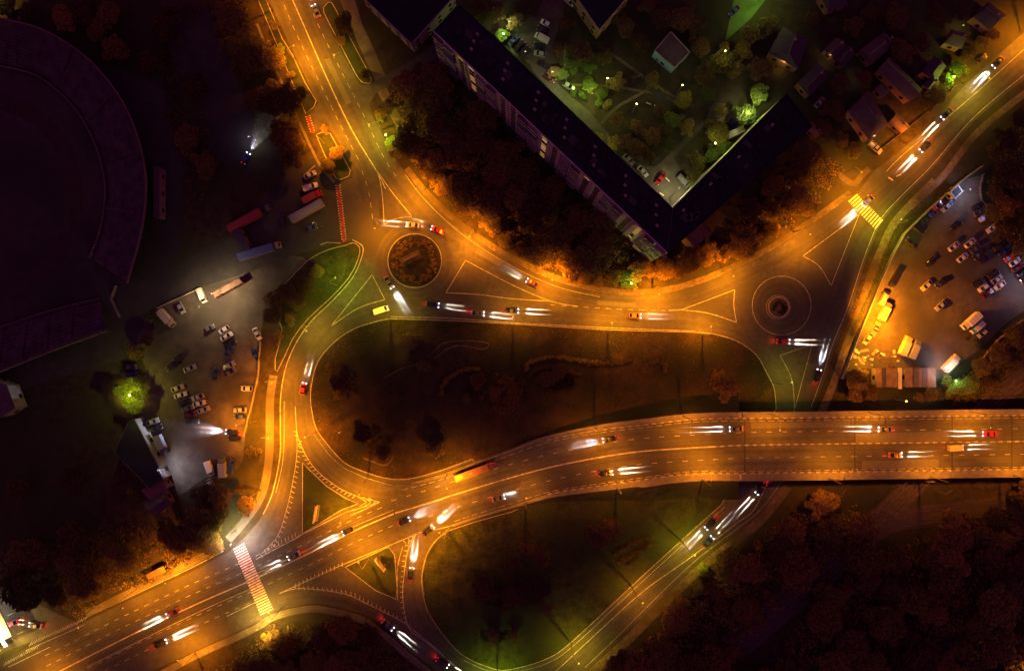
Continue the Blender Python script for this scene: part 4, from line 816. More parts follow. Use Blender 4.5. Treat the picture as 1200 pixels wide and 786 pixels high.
def building(name, corners, h, roofm, wallm, desc, cat='building', extra=None, ridge=None, par=True, z0=0):
    c = sum((P(x, y, h) for x, y in corners), Vector()) / len(corners); o = empty(name, (c.x, c.y, 0)); OO = o.location
    pts = [P(x, y, h) for x, y in corners]
    w = MB(OO); w.prism(pts, z0, h); w.build('wall', M[wallm], o)
    if ridge is None:
        r = MB(OO); r.prism([p + (p - c).normalized() * .15 for p in pts], h + .01, h + .2, True); rr = r.build('roof', M[roofm], o)
        if par:
            p_ = MB(OO)
            for a, b_ in zip(pts, pts[1:] + pts[:1]):
                u_, n_, L_ = frame(flat2(a), flat2(b_)); m_ = (a + b_) / 2; p_.box((m_.x, m_.y, h + .36), (L_, .3, .32), math.atan2(u_.y, u_.x))
            p_.build('parapet', M['stand' if name == 'long_shed' else 'concrete'], rr)
    else:
        rise, hip = ridge; e = [p + (p - Vector((c.x, c.y, h))).normalized() * .5 for p in pts]
        # ridge along the longer side of a quad
        if (pts[0] - pts[1]).length < (pts[1] - pts[2]).length: e = e[1:] + e[:1]
        r0, r1 = (e[1] + e[2]) / 2, (e[3] + e[0]) / 2; d = (r1 - r0); r0 = r0 + d * hip; r1 = r1 - d * hip; up = Vector((0, 0, rise))
        r = MB(OO); r.add([e[0], e[1], e[2], e[3], r0 + up, r1 + up], [(0, 1, 4, 5), (2, 3, 5, 4), (1, 2, 4), (3, 0, 5)]); rr = r.build('roof', M[roofm], o)
        rc = MB(OO); rc.tube(r0 + up, r1 + up, .13, .13, 6); rc.build('ridge_cap', M['steel'], rr)
        ch = MB(OO); q_ = r0.lerp(r1, .3) + up; ch.box((q_.x + .6, q_.y + .3, q_.z + .2), (.6, .6, 1.3), .3); ch.build('chimney', M['brick'], rr)
    # windows and door on the walls that face the camera centre
    k = 0
    for a, b_ in zip(pts, pts[1:] + pts[:1]):
        u_, n_, L_ = frame(flat2(a), flat2(b_)); m_ = (a + b_) / 2; out = n_ if n_.dot(flat2(m_) - flat2(c)) > 0 else -n_
        cnt = max(1, int(L_ / 4.5)); cnt = min(cnt, 7)
        for i in range(cnt):
            for fl in range(max(1, int(h / 3.2))):
                q_ = flat2(a) + u_ * (L_ * (i + .5) / cnt) + out * .03; w = MB(OO); w.box((q_.x, q_.y, 1.6 + fl * 3), (1.3, .12, 1.3), math.atan2(u_.y, u_.x)); w.build('window', M['glass'], o); k += 1
    q_ = flat2(pts[0]).lerp(flat2(pts[1]), .25); u_, n_, L_ = frame(flat2(pts[0]), flat2(pts[1])); m_ = (pts[0] + pts[1]) / 2; out = n_ if n_.dot(flat2(m_) - flat2(c)) > 0 else -n_
    q_ = q_ + out * .04; w = MB(OO); w.box((q_.x, q_.y, 1.05), (1.0, .14, 2.1), math.atan2(u_.y, u_.x)); w.build('door', M['dark'], o)
    thing(o, desc, cat, fixed=True); return o
building('shop_building', [(425, -3), (482.5, 52.5), (533, -4), (478, -58)], 6.5, 'roof', 'concrete', 'big flat dark roofed shop building with a pale concrete front beside the side street')
building('school_building', [(669, -12), (702, 36), (738, -6), (705, -50)], 7.5, 'roof', 'brick', 'flat dark roofed building with pale edges above the courtyard lawn')
building('service_kiosk', [(767, 60), (790, 80), (808, 62), (786, 38)], 5.0, 'slate', 'bluewall', 'square service building with blue walls on the courtyard lawn')
building('house', [(1008, 60), (1021, 75), (1041, 57), (1029, 44)], 3.4, 'slate', 'brick', 'grey gabled house above the long barn roof', 'house', ridge=(2.2, .05))
building('house', [(1030, 44), (1040, 56), (1046, 49), (1036, 38)], 3.6, 'darkroof', 'brick', 'small purple roofed wing behind the grey gabled house', 'house', ridge=(1.6, .2))
building('barn', [(1030, 82), (1043, 68), (1079, 104), (1066, 118)], 3.8, 'slate', 'brick', 'long narrow barn with reddish grey gabled roof', 'barn', ridge=(2.2, .0))
building('house', [(936, 97), (957, 77), (968, 91), (949, 112)], 4.0, 'darkroof', 'brick', 'dark gabled house beside the pale parked car', 'house', ridge=(2.6, .05))
building('house', [(995, 130), (1018, 108), (1040, 146), (1018, 163)], 4.0, 'slate', 'brick', 'large hip roofed house above the yellow lit pickup', 'house', ridge=(3.0, .3))
building('shed', [(1043, 144), (1051, 134), (1064, 147), (1056, 155)], 2.6, 'rust', 'brick', 'small rusty roofed shed beside the avenue hedge', 'shed', ridge=(1.0, 0))
building('house', [(903, 62), (918, 33), (945, 46), (935, 80)], 4.2, 'darkroof', 'brick', 'wide dark purple roofed house above the lit yard', 'house', ridge=(2.4, .2))
building('house', [(967, 58), (980, 46), (990, 56), (977, 68)], 3.4, 'slate', 'brick', 'small grey roofed house by the lit passage', 'house', ridge=(1.6, .0))
building('house', [(977, 69), (990, 54), (1000, 64), (988, 78)], 3.2, 'darkroof', 'brick', 'small violet roofed house beside the lit passage', 'house', ridge=(1.6, .0))
building('house', [(1082, 84), (1095, 68), (1107, 78), (1096, 95)], 3.6, 'darkroof', 'brick', 'purple roofed house between barn and avenue', 'house', ridge=(1.8, .1))
building('shed', [(1083, 100), (1092, 90), (1100, 98), (1090, 108)], 2.8, 'slate', 'brick', 'small grey shed in the green lit bushes', 'shed', ridge=(1.0, .0))
building('house', [(962, -4), (985, -8), (992, 6), (972, 12)], 4.0, 'darkroof', 'brick', 'purple roofed house at the upper edge of the picture', 'house', ridge=(2.0, .1))
building('house', [(1108, 50), (1116, 36), (1132, 40), (1126, 56)], 3.6, 'slate', 'brick', 'house with a lit porch beside the avenue top', 'house', ridge=(1.8, .1))
building('shed', [(1026, 105), (1034, 98), (1042, 106), (1034, 114)], 2.6, 'slate', 'brick', 'small square shed below the barn', 'shed', ridge=(.8, .0))
building('shed', [(945, 150), (952, 144), (962, 155), (955, 161)], 2.6, 'rust', 'brick', 'narrow brown shed beside the far end of the apartment block', 'shed', ridge=(.8, .0))
building('house', [(1142, 20), (1158, 4), (1178, 18), (1160, 34)], 4.0, 'darkroof', 'brick', 'dark purple house in the upper corner above the avenue', 'house', ridge=(2.2, .1))
building('long_shed', [(152, 494), (158, 491), (193, 560), (176, 572), (135, 530)], 5.0, 'roof', 'concrete', 'long dark flat shed along the car park', 'shed')
building('workshop', [(166, 574), (189, 561), (197, 571), (176, 586)], 4.2, 'rust', 'brick', 'reddish roofed workshop below the long dark shed', 'workshop', par=False)
building('workshop', [(168, 589), (190, 575), (199, 590), (184, 603)], 4.0, 'slate', 'brick', 'pale roofed workshop at the bottom of the car park', 'workshop', ridge=(1.4, 0))
building('market_hall', [(-20, 440), (8, 452), (18, 478), (0, 489), (-20, 492)], 6.0, 'slate', 'concrete', 'pale roof corner at the picture edge below the stadium', 'hall', par=False)
building('lean_to_shed', [(250, 342), (280, 326), (284, 331), (252, 349)], 3.0, 'rust', 'brick', 'narrow brown lean-to shed along the fence of the yard', 'shed', par=False)
building('yard_store', [(272, 272), (281, 268), (295, 296), (285, 300)], 3.4, 'darkroof', 'brick', 'small dark store with pale roof battens beside the red trailer', 'store', par=False)
building('guard_booth', [(1113, 225), (1122, 217), (1127, 225), (1118, 233)], 3.2, 'roof', 'cream', 'square booth with a dark roof and cream rim at the car park gate', 'booth')
for i, (x0, x1, m_, t) in enumerate([(1026, 1033, 'rust', 'rusty'), (1033.6, 1038, 'darkroof', 'slatted'), (1038.6, 1051, 'rust', 'wide ribbed brown'), (1052.5, 1056.5, 'cream', 'narrow pale'), (1061, 1069, 'rust', 'short rusty red'), (1071, 1076, 'slate', 'dark grey'), (1076.7, 1080, 'rust', 'thin brown'), (1080.8, 1086, 'slate', 'grey ribbed'), (1086.8, 1096, 'rust', 'broad brown')]):
    building('storage_shed', [(x0, 431.5), (x1, 431.5), (x1, 453 if i != 3 else 455), (x0, 453 if i != 3 else 455)], 2.7, m_, 'concrete', '%s storage shed roof in the row above the bridge' % t, 'shed', par=False)

# stadium: stepped stands, lawn, track
def stand(name, outer, inner, desc, rows=14, htop=7.0):
    o = crom(outer, 5); i_ = crom(inner, 5); n_ = 40
    o = resample(o, sum(math.dist(a, b_) for a, b_ in zip(o[:-1], o[1:])) / n_ * .9999)[:n_ + 1]; i_ = resample(i_, sum(math.dist(a, b_) for a, b_ in zip(i_[:-1], i_[1:])) / n_ * .9999)[:n_ + 1]
    m_ = min(len(o), len(i_)); root = empty(name, P(*o[m_ // 2], 0)); s = MB(root.location)
    for r_ in range(rows):
        t0, t1 = r_ / rows, (r_ + 1) / rows; z = .6 + htop * t0; zp = z - htop / rows
        lp = lambda k, t, zz: P(i_[k][0] + (o[k][0] - i_[k][0]) * t, i_[k][1] + (o[k][1] - i_[k][1]) * t, zz)
        for k in range(m_ - 1): s.quad(lp(k, t0, z), lp(k + 1, t0, z), lp(k + 1, t1, z), lp(k, t1, z)); s.quad(lp(k, t0, max(zp, 0)), lp(k + 1, t0, max(zp, 0)), lp(k + 1, t0, z), lp(k, t0, z))
        if r_ == rows - 1:
            for k in range(m_ - 1): s.quad(P(*o[k], 0), P(*o[k + 1], 0), P(*o[k + 1], z), P(*o[k], z))
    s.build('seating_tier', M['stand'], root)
    for ch, z in ((o, .6 + htop), (i_, .7)):
        w = MB(root.location)
        for k in range(m_ - 1): a, c_ = P(*ch[k], z), P(*ch[k + 1], z); u_, n2, L_ = frame(flat2(a), flat2(c_)); mm = (a + c_) / 2; w.box((mm.x, mm.y, z + .45), (L_ + .1, .3, 1.0), math.atan2(u_.y, u_.x))
        w.build('rim_wall', mat('rim_concrete', (0.12, 0.09, 0.10), .9, (.18, .14, .15), .5, 6), root)
    for k in range(3, m_ - 2, 6):
        a, c_ = P(*i_[k], 0), P(*o[k], 0); u_, n2, L_ = frame(flat2(a), flat2(c_)); st = MB(root.location)
        for r_ in range(rows): q_ = a + u_ * (L_ * (r_ + .5) / rows); st.box((q_.x, q_.y, .72 + htop * r_ / rows), (L_ / rows * .98, 1.2, .16), math.atan2(u_.y, u_.x))
        st.build('stair', M['stand'], root)
    thing(root, desc, 'stadium stand', fixed=True)
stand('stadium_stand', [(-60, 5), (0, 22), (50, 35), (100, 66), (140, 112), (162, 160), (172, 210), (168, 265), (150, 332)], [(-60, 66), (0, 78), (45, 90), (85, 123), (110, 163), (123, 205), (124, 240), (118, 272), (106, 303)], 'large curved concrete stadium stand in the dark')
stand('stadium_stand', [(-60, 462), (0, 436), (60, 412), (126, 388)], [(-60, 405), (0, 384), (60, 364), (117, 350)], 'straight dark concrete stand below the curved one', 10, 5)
strip('running_track', [(-20, 115), (0, 119), (40, 135), (72, 170), (86, 215), (84, 260), (66, 300), (40, 325), (-20, 350)], -10, 10, .03, mat('running_track', (.028, .018, .018), .9, (.045, .026, .026), .4, 6))
building('annex_building', [(180, 196), (187, 196), (187, 255), (180, 255)], 4.0, 'slate', 'concrete', 'narrow strip building outside the curved stadium stand', 'building', par=False)

# fuel station
fs = empty('fuel_station_canopy', P(-8, 722, 0)); thing(fs, 'bright fuel station canopy cut by the left edge of the picture', 'canopy', fixed=True)
q = MB(fs.location); c_ = P(-16, 728, 5); q.box((c_.x, c_.y, 5.2), (12, 16, .5), R(25)); q.build('canopy_roof', M['whitesheet'], fs)
for dx, dy in ((-3.5, -5), (3.5, -5), (-3.5, 5), (3.5, 5)): q = MB(fs.location); q.tube((c_.x + dx, c_.y + dy, 0), (c_.x + dx, c_.y + dy, 5), .2, .2, 10); q.build('column', M['whitesheet'], fs)
q = MB(fs.location); q.box((c_.x, c_.y, 4.88), (9, 12, .1), R(25)); q.build('light_panel', mat('canopy_light', (.8, .8, .8), .4, emit=(1, .93, .7), es=.5), fs)
ls = empty('light_sign', P(3, 752, 0)); q = MB(ls.location); a_ = P(-1, 745, 3), P(7, 757, 3)
q.tube(a_[0], a_[1], .5, .5, 8); q.build('sign_panel', mat('sign_light', (.8, .8, .8), .4, emit=(1, .93, .75), es=.6), ls); q = MB(ls.location); q.tube(P(3, 751, 0), P(3, 751, 2.9), .1, .1, 6); q.build('pole', M['steel'], ls)
thing(ls, 'bright white bar shaped light sign at the fuel station', 'sign', fixed=True)

# bus shelter
bs = empty('bus_shelter', P(187, 668, 0.17), R(27)); thing(bs, 'dark bus shelter with an orange lit roof edge on the pavement', 'bus shelter', fixed=True)
q = MB(); q.box((0, 0, 2.5), (6.6, 2.0, .16), 0, 0); q.build('roof', M['rust'], bs)
q = MB(); q.box((0, 1.0, 1.3), (6.4, .08, 2.2)); q.build('back_wall', M['glass'], bs)
for x in (-3.1, 3.1):
    q = MB(); q.box((x, .2, 1.3), (.08, 1.6, 2.2)); q.build('side_wall', M['glass'], bs); q = MB(); q.tube((x, -.9, 0), (x, -.9, 2.4), .06, .06, 6); q.build('post', M['steel'], bs)
q = MB(); q.box((0, .55, .45), (4.5, .45, .08));
for x in (-2, 2): q.box((x, .55, .22), (.08, .4, .42))
q.build('bench', M['bark'], bs)
# billboards
def billboard(px, py, deg, L, desc, h=5.0):
    r = empty('billboard', P(px, py, .17), R(deg))
    q = MB(); q.box((0, 0, h), (L, .22, 3.0)); q.build('panel', M['cream'], r)
    for x in (-L * .3, L * .3): q = MB(); q.tube((x, 0, 0), (x, 0, h), .14, .12, 8); q.build('post', M['steel'], r); q = MB(); q.tube((x, 1.9, 0), (x, .1, h + .8), .07, .07, 6); q.build('brace', M['steel'], r)
    q = MB(); q.box((0, -.5, h - 1.6), (L, .7, .06)); q.build('catwalk', M['steel'], r)
    thing(r, desc, 'billboard', fixed=True)
billboard(374, 598, 82, 5.6, 'large billboard on the dark triangular verge by the zebra crossing approach'); billboard(448, 657, -52, 5.0, 'smaller billboard on the triangular verge below the avenue', 4)
# roundabout planting, monument, flower ring
mo_ = empty('monument_wall', P(481, 303, .17), R(27)); q = MB(); q.box((0, 0, 1.0), (5.6, .5, 2.0)); q.build('wall', M['rust'], mo_); q = MB(); q.box((0, 0, .12), (7.4, 3.0, .24)); q.build('plinth', M['stone'], mo_); thing(mo_, 'low slab monument set in the planted roundabout island', 'monument', fixed=True)
fb = empty('flower_bed', P(912, 360, .17)); q = MB(); q.disc((0, 0, .35), 3.6, 32, 0); q.build('bed_wall', M['stone'], fb)
q = MB()
for i in range(30): a_ = i * math.tau / 30; q.box((math.cos(a_) * 3.5, math.sin(a_) * 3.5, .42), (.5, .6, .3), a_)
q.build('stone_ring', M['kerb'], fb); thing(fb, 'round stone ringed flower bed on the small roundabout island', 'flower bed', fixed=True)
# scrap heap
G5 = 'scrap beside the storage sheds'
rr = random.Random(3)
for i in range(26):
    x, y = rr.uniform(1000, 1052), rr.uniform(410, 429); sc = MB(); s = rr.uniform(.5, 1.6); k = rr.choice(('crate', 'barrel', 'plank stack'))
    o = P(x, y, .04)
    if k == 'crate':
        for dx, dy in ((0, -.5), (0, .5)): sc.box((0, dy * s, s * .35), (s, .08, s * .7)); sc.box((dy * s, 0, s * .35), (.08, s * .96, s * .7))
        sc.box((0, 0, .05), (s, s, .1))
    elif k == 'barrel':
        for z0_, z1_, r0, r1 in ((0, .3, .28, .32), (.3, .6, .32, .32), (.6, .9, .32, .28)): sc.tube((0, 0, z0_), (0, 0, z1_), r0, r1, 12)
    else:
        for j in range(5): sc.box((rr.uniform(-.1, .1), (j % 3 - 1) * .28, .08 + .14 * (j // 3)), (2.0 * s, .24, .1), rr.uniform(-.06, .06))
    so = sc.build(k.replace(' ', '_'), M[rr.choice(('cream', 'whitesheet', 'rust', 'concrete'))]); so.location = o; so.rotation_euler = (0, 0, rr.uniform(0, 3.1)); thing(so, 'scrap %s lit orange' % k, k, x, y, G5)

# fences and walls
def fence(pts, h, m, desc, z=0.03, wall=False, cat='fence', name='fence'):
    r = empty(name, P(*pts[0], 0)); c = resample(pts, 8); b_ = MB(r.location)
    zf = z if callable(z) else (lambda x: z)
    for a, e in zip(c[:-1], c[1:]):
        A_, B_ = P(*a, zf(a[0])), P(*e, zf(e[0]))
        u_, n_, L_ = frame(flat2(A_), flat2(B_)); mm = (A_ + B_) / 2
        if wall: b_.box((mm.x, mm.y, mm.z + h / 2), (L_ + .05, .25, h), math.atan2(u_.y, u_.x))
        else:
            for hh in (.35, .65, .95): b_.tube(A_ + Vector((0, 0, h * hh)), B_ + Vector((0, 0, h * hh)), .045, .045, 4)
            if h > 1.2: b_.box((mm.x, mm.y, mm.z + h * .5), (L_, .03, h * .5), math.atan2(u_.y, u_.x))
    b_.build('panel', m, r); p_ = MB(r.location)
    for a in c: A_ = P(*a, zf(a[0])); p_.tube(A_, A_ + Vector((0, 0, h + .1)), .08, .08, 5)
    po = p_.build('posts', M['concrete'], r); po['kind'] = 'stuff'
    thing(r, desc, cat, fixed=True)
fence([(1148, 196), (1124, 213), (1090, 243), (1058, 274), (1046, 296), (1030, 330), (1003, 396), (984, 448)], 1.8, M['concrete'], 'long pale concrete wall between the avenue verge and the car park', wall=True, cat='wall', name='boundary_wall')
fence([(186, 361), (225, 343), (236, 338)], 1.8, M['cream'], 'pale fence along the upper edge of the car park')
fence([(1150, 205), (1146, 222), (1148, 236), (1156, 243)], 1.6, M['steel'], 'curved wire fence at the upper corner of the car park')
fence([(1118, 452), (1140, 432), (1165, 400), (1200, 372)], 1.6, M['rust'], 'rusty fence along the lower corner of the car park')
fence([(306, 400), (303, 440), (296, 474), (286, 514)], 1.2, M['concrete'], 'low wall between the car park and the west road pavement', wall=True, cat='wall', name='boundary_wall')
fence([(358, 206), (375, 190)], 1.2, M['concrete'], 'short wall stub beside the driveway', wall=True, cat='wall', name='boundary_wall')
fence([(376, 287), (384, 284), (402, 285.5)], 1.0, M['concrete'], 'low kerb wall below the red striped driveway', wall=True, cat='wall', name='boundary_wall')
fence([(142, 372), (132, 350), (139, 330)], 1.4, M['concrete'], 'low wall linking the two stadium stands', wall=True, cat='wall', name='boundary_wall')
rail_top = [q for q in resample(offset(ATs, -3.6), 6) if 372 < q[0] < 866]
fence([(368, 508), (388, 535), (404, 548), (428, 559), (455, 567), (480, 568), (515, 559), (553, 544)], .9, M['steel'], 'guard rail along the curved lane beneath the big lawn', z=.17)
fence([q for q in resample(offset(ATs, -1), 6) if 556 < q[0] < 866], .9, M['steel'], 'guard rail on the upper side of the climbing avenue', z=lambda x: avez(x) + .22)
fence([q for q in resample(offset(ABs, 1), 6) if 556 < q[0] < 866], .9, M['steel'], 'guard rail on the lower side of the climbing avenue', z=lambda x: avez(x) + .22)
fence([(526, 618), (512, 631), (500, 650), (495, 675), (498, 700)], .9, M['steel'], 'guard rail around the tight loop lane', z=.17)
fence([(1032, 175), (1066, 148), (1100, 120), (1120, 100)], 1.4, M['rust'], 'garden fence between the houses and the avenue')
# rail line masts
for x, y, d in ((1046, 571, 0), (1095, 574, 0), (1034, 598, 0), (918, 698, 0), (942, 722, 0), (976, 577, 0), (1170, 452, 0), (1074, 560, 0)):
    r = empty('rail_mast', P(x, y, .1), R(rnd.uniform(0, 90))); q = MB(); q.tube((0, 0, 0), (0, 0, 7.2), .16, .11, 8); q.build('pole', M['polem'], r); q = MB(); q.tube((0, 0, 6.4), (2.6, 0, 6.6), .05, .05, 6); q.tube((0, 0, 5.4), (2.4, 0, 6.5), .04, .04, 6); q.build('bracket', M['steel'], r)
    thing(r, 'slim pale mast beside the railway', 'mast', x, y, 'masts along the railway')
# advertising arrow gantry beside the north-east avenue, playground and benches
pg = empty('playground_swing', P(746, 92, .03), R(20)); 
for s in (-1.6, 1.6):
    q = MB(); q.tube((s, -1, 0), (s, 0, 2.4), .06, .06, 6); q.tube((s, 1, 0), (s, 0, 2.4), .06, .06, 6); q.build('frame_leg', M['steel'], pg)
q = MB(); q.tube((-1.7, 0, 2.4), (1.7, 0, 2.4), .06, .06, 6); q.build('crossbar', M['steel'], pg)
for s in (-.7, .7): q = MB(); q.box((s, 0, .5), (.5, .25, .05)); q.tube((s - .2, 0, .5), (s - .2, 0, 2.4), .015, .015, 4); q.tube((s + .2, 0, .5), (s + .2, 0, 2.4), .015, .015, 4); q.build('seat', M['redsheet'], pg)
thing(pg, 'swing frame on the courtyard playground path', 'swing', fixed=True)
for x, y in ((775, 228), (760, 122), (768, 126), (782, 211), (1043, 210), (1052, 206)):
    r = empty('bench', P(x, y, .03), R(rnd.uniform(0, 180))); q = MB(); q.box((0, 0, .45), (1.8, .45, .06)); q.build('seat', M['cream'], r); q = MB(); q.box((0, .22, .75), (1.8, .06, .4)); q.build('backrest', M['cream'], r)
    for s in (-.7, .7): q = MB(); q.box((s, 0, .22), (.08, .4, .43)); q.build('leg', M['dark'], r)
    thing(r, 'pale bench', 'bench', x, y, 'pale benches')
# pipes / manholes
for x, y in ((1043, 263), (390, 784), (413, 594)): pass

# ------------------------------------------------------------------ trees, shrubs, hedges
def leaf_cloud(b, cx, cy, cz, rx, ry, rz, n, s, rg, flat_=.2):
    for _ in range(n):
        while True:
            x, y, z = rg.uniform(-1, 1), rg.uniform(-1, 1), rg.uniform(-flat_ - .3, 1); d = x * x + y * y + z * z
            if .30 < d < 1: break
        r_ = rg.uniform(.85, 1.12); c = Vector((cx + x * rx * r_, cy + y * ry * r_, cz + z * rz * r_))
        u_ = Vector((rg.gauss(0, 1), rg.gauss(0, 1), rg.gauss(0, .45))).normalized(); w = u_.cross(Vector((rg.gauss(0, .5), rg.gauss(0, .5), 1))).normalized(); ss = s * rg.uniform(.45, 1.7)
        b.add([c - u_ * ss, c + w * ss * .55, c + u_ * ss, c - w * ss * .55], [(0, 1, 2, 3)])
TP = {}
def make_tree(kind, var):
    rg = random.Random(hash((kind, var)) % 9999 if False else (var * 31 + {'round': 1, 'poplar': 2, 'open': 3, 'bush': 4}[kind] * 101))
    r = empty({'round': 'broadleaf_tree', 'poplar': 'narrow_tree', 'open': 'sparse_tree', 'bush': 'bush'}[kind], (0, 0, 0))
    h = {'round': 5.2, 'poplar': 6.5, 'open': 5.5, 'bush': .5}[kind]; t = MB(); t.tube((0, 0, -.1), (.1, .05, h), .22 if kind != 'bush' else .08, .1, 7)
    b = MB(); lobes = []
    if kind == 'round' or kind == 'open':
        nl = rg.randint(9, 14)
        for i in range(nl):
            a = i * 2.4 + rg.uniform(-.4, .4); rr_ = 2.7 * math.sqrt((i + .3) / nl) * rg.uniform(.6, 1.28); z = h + 1.9 - rr_ * .55 + rg.uniform(-.4, .7); s = rg.uniform(.7, 1.75) * (1 if kind == 'round' else .72)
            lobes.append((math.cos(a) * rr_, math.sin(a) * rr_, z, s))
        for x, y, z, s in lobes:
            leaf_cloud(b, x, y, z, s, s, s * .85, int(190 * s * (1 if kind == 'round' else .6)), .23, rg)
            t.tube((x * .1, y * .1, h * .6), (x * .9, y * .9, z - s * .2), .09, .03, 5)
    elif kind == 'poplar':
        for i in range(6): leaf_cloud(b, rg.uniform(-.5, .5), rg.uniform(-.5, .5), 2.6 + i * 1.3, 1.5 - .13 * i, 1.5 - .13 * i, 1.3, 230, .22, rg)
        for i in range(5): a = rg.uniform(0, 6.3); t.tube((0, 0, 1.8 + i), (math.cos(a), math.sin(a), 2.8 + i), .06, .02, 5)
    else:
        for i in range(5): a = rg.uniform(0, 6.3); rr_ = rg.uniform(.1, .9); leaf_cloud(b, math.cos(a) * rr_, math.sin(a) * rr_, .75, .8, .8, .75, 110, .17, rg); t.tube((0, 0, .2), (math.cos(a) * rr_, math.sin(a) * rr_, .8), .05, .02, 4)
    t.build('trunk', M['bark'], r); b.build('crown' if kind != 'bush' else 'foliage', LEAF['dark'], r); return r
NTREE = [0]
def tree(px, py, rad, kind='round', lf='dark', desc=None, group='trees around the junction', z=0.0, hs=0.62):
    var = rnd.randint(0, 3 if kind == 'round' else 1); key = (kind, var, lf)
    if key in TP: r = copy_tree(TP[key])
    else:
        r = make_tree(kind, var)
        for ch in r.children:
            if not ch.name.startswith('trunk'): ch.data.materials[0] = LEAF[lf]
        TP[key] = r
    if not desc:
        for L in LAMPS:
            d_ = math.dist((px, py), (L[0], L[1]))
            if d_ < rad + 10 and (px, py) != (L[0], L[1]):
                k_ = (rad + 10) / max(d_, 1); px, py = L[0] + (px - L[0]) * k_, L[1] + (py - L[1]) * k_
    base = {'round': 3.3, 'poplar': 1.4, 'open': 3.1, 'bush': 1.3}[kind]; s = rad / PXM / base
    hgt = {'round': 7.0, 'poplar': 9, 'open': 7, 'bush': 1}[kind] * s
    zz = z(px) if callable(z) else z
    c = P(px, py, zz + hgt * .8 * hs); r.location = (c.x, c.y, zz); r.rotation_euler = (0, 0, rnd.uniform(0, 6.28)); r.scale = (s, s, s * rnd.uniform(.9, 1.15) * hs)
    size = 'big' if rad > 17 else ('middling' if rad > 12 else 'small')
    nm = {'round': 'tree', 'poplar': 'narrow tree', 'open': 'sparse tree', 'bush': 'low bush'}[kind]
    tone = {'brown': 'russet', 'olive': 'olive', 'green': 'green', 'dark': 'dark'}[lf]
    if kind == 'open' and rad <= 9: r.name = 'shrub'; nm = 'leafy shrub'; kind = 'bush'
    NTREE[0] += kind != 'bush'
    thing(r, desc or '%s %s %s' % (size, tone, nm), ('shrub' if nm == 'leafy shrub' else 'bush') if kind == 'bush' else 'tree', px, py, group); return r
ROADZ = [JUNC[i] for i in range(len(JUNC))]
def wood(poly, n, rads, leaves, group, kinds=('round',), avoid=[], mind=.8, seed=1):
    rg = random.Random(seed); xs_ = [p[0] for p in poly]; ys_ = [p[1] for p in poly]; put = []; tries = 0
    while len(put) < n and tries < 9000:
        tries += 1; x, y = rg.uniform(min(xs_), max(xs_)), rg.uniform(min(ys_), max(ys_)); r_ = rg.uniform(*rads)
        if not inside((x, y), poly) or any(inside((x, y), a) for a in avoid): continue
        if any(math.dist((x, y), (a, b_)) < mind * (r_ + c_) * .62 for a, b_, c_ in put): continue
        put.append((x, y, r_)); tree(x, y, r_, rg.choice(kinds), rg.choice(leaves), group=group)
RAILP = [(840, 786), (905, 715), (1005, 625), (1075, 580), (1200, 565), (1200, 600), (1090, 618), (1040, 630), (960, 700), (890, 786)]
wood([(458, 112), (500, 70), (520, 95), (600, 165), (690, 240), (765, 306), (755, 328), (700, 330), (650, 314), (600, 290), (560, 262), (515, 228), (480, 185)], 38, (13, 20), ('dark', 'dark', 'brown', 'olive'), 'trees between the apartment block and the road', seed=2)
wood([(783, 305), (830, 290), (900, 225), (945, 172), (985, 190), (975, 215), (930, 262), (880, 292), (800, 325), (775, 322)], 17, (9, 15), ('dark', 'brown', 'brown'), 'trees below the east wing', seed=3)
for i, (x, y, r_, lf) in enumerate([(507, 205, 9, 'brown'), (520, 216, 11, 'brown'), (533, 232, 10, 'olive'), (548, 244, 11, 'brown'), (566, 262, 9, 'brown'), (498, 192, 9, 'olive'), (655, 313, 9, 'brown'), (668, 318, 11, 'brown'), (684, 324, 10, 'brown'), (640, 305, 10, 'brown'), (738, 328, 11, 'green'), (722, 326, 9, 'olive'), (745, 316, 8, 'green'), (768, 324, 9, 'brown'), (780, 312, 11, 'brown'), (795, 318, 9, 'brown'), (812, 312, 8, 'brown'), (489, 178, 9, 'olive'), (515, 200, 9, 'brown'), (540, 224, 9, 'brown'), (578, 268, 9, 'brown'), (592, 282, 9, 'olive'), (610, 292, 9, 'brown'), (625, 298, 9, 'brown'), (700, 330, 8, 'brown'), (830, 305, 8, 'brown'), (860, 296, 8, 'olive'), (884, 284, 8, 'brown'), (905, 272, 8, 'brown'), (945, 245, 9, 'brown')]):
    tree(x, y, r_, 'round', lf, group='small trees on the verge of the curved road')
wood([(900, 590), (990, 590), (1030, 600), (1200, 585), (1215, 590), (1215, 800), (700, 800), (740, 762), (790, 715), (830, 675), (880, 635)], 54, (14, 24), ('brown', 'brown', 'dark', 'olive'), 'wood below the bridge', avoid=[RAILP], seed=4)
wood([(325, 724), (395, 728), (440, 745), (485, 790), (250, 800), (300, 745)], 14, (12, 18), ('dark', 'brown', 'olive'), 'trees below the zebra crossing', seed=5)
wood([(190, 5), (290, 0), (325, 80), (352, 150), (340, 190), (300, 140), (260, 60), (245, 10), (215, 40), (255, 190), (240, 240), (195, 160)], 13, (12, 19), ('dark', 'brown', 'olive'), 'trees beside the dark lane', avoid=[[(280, 135), (322, 130), (325, 205), (280, 205)]], seed=6)
wood([(90, 0), (185, 5), (190, 80), (160, 100), (110, 50), (60, 25)], 6, (12, 18), ('dark', 'brown'), 'trees above the stadium', seed=7)
wood([(0, 650), (60, 640), (150, 610), (170, 640), (120, 700), (90, 715), (50, 700), (10, 690)], 9, (13, 21), ('dark', 'olive'), 'trees near the fuel station', seed=8)
wood([(205, 590), (240, 572), (275, 575), (262, 600), (250, 628), (232, 645), (200, 655), (190, 620)], 10, (12, 17), ('dark', 'dark'), 'trees at the foot of the car park', seed=9)
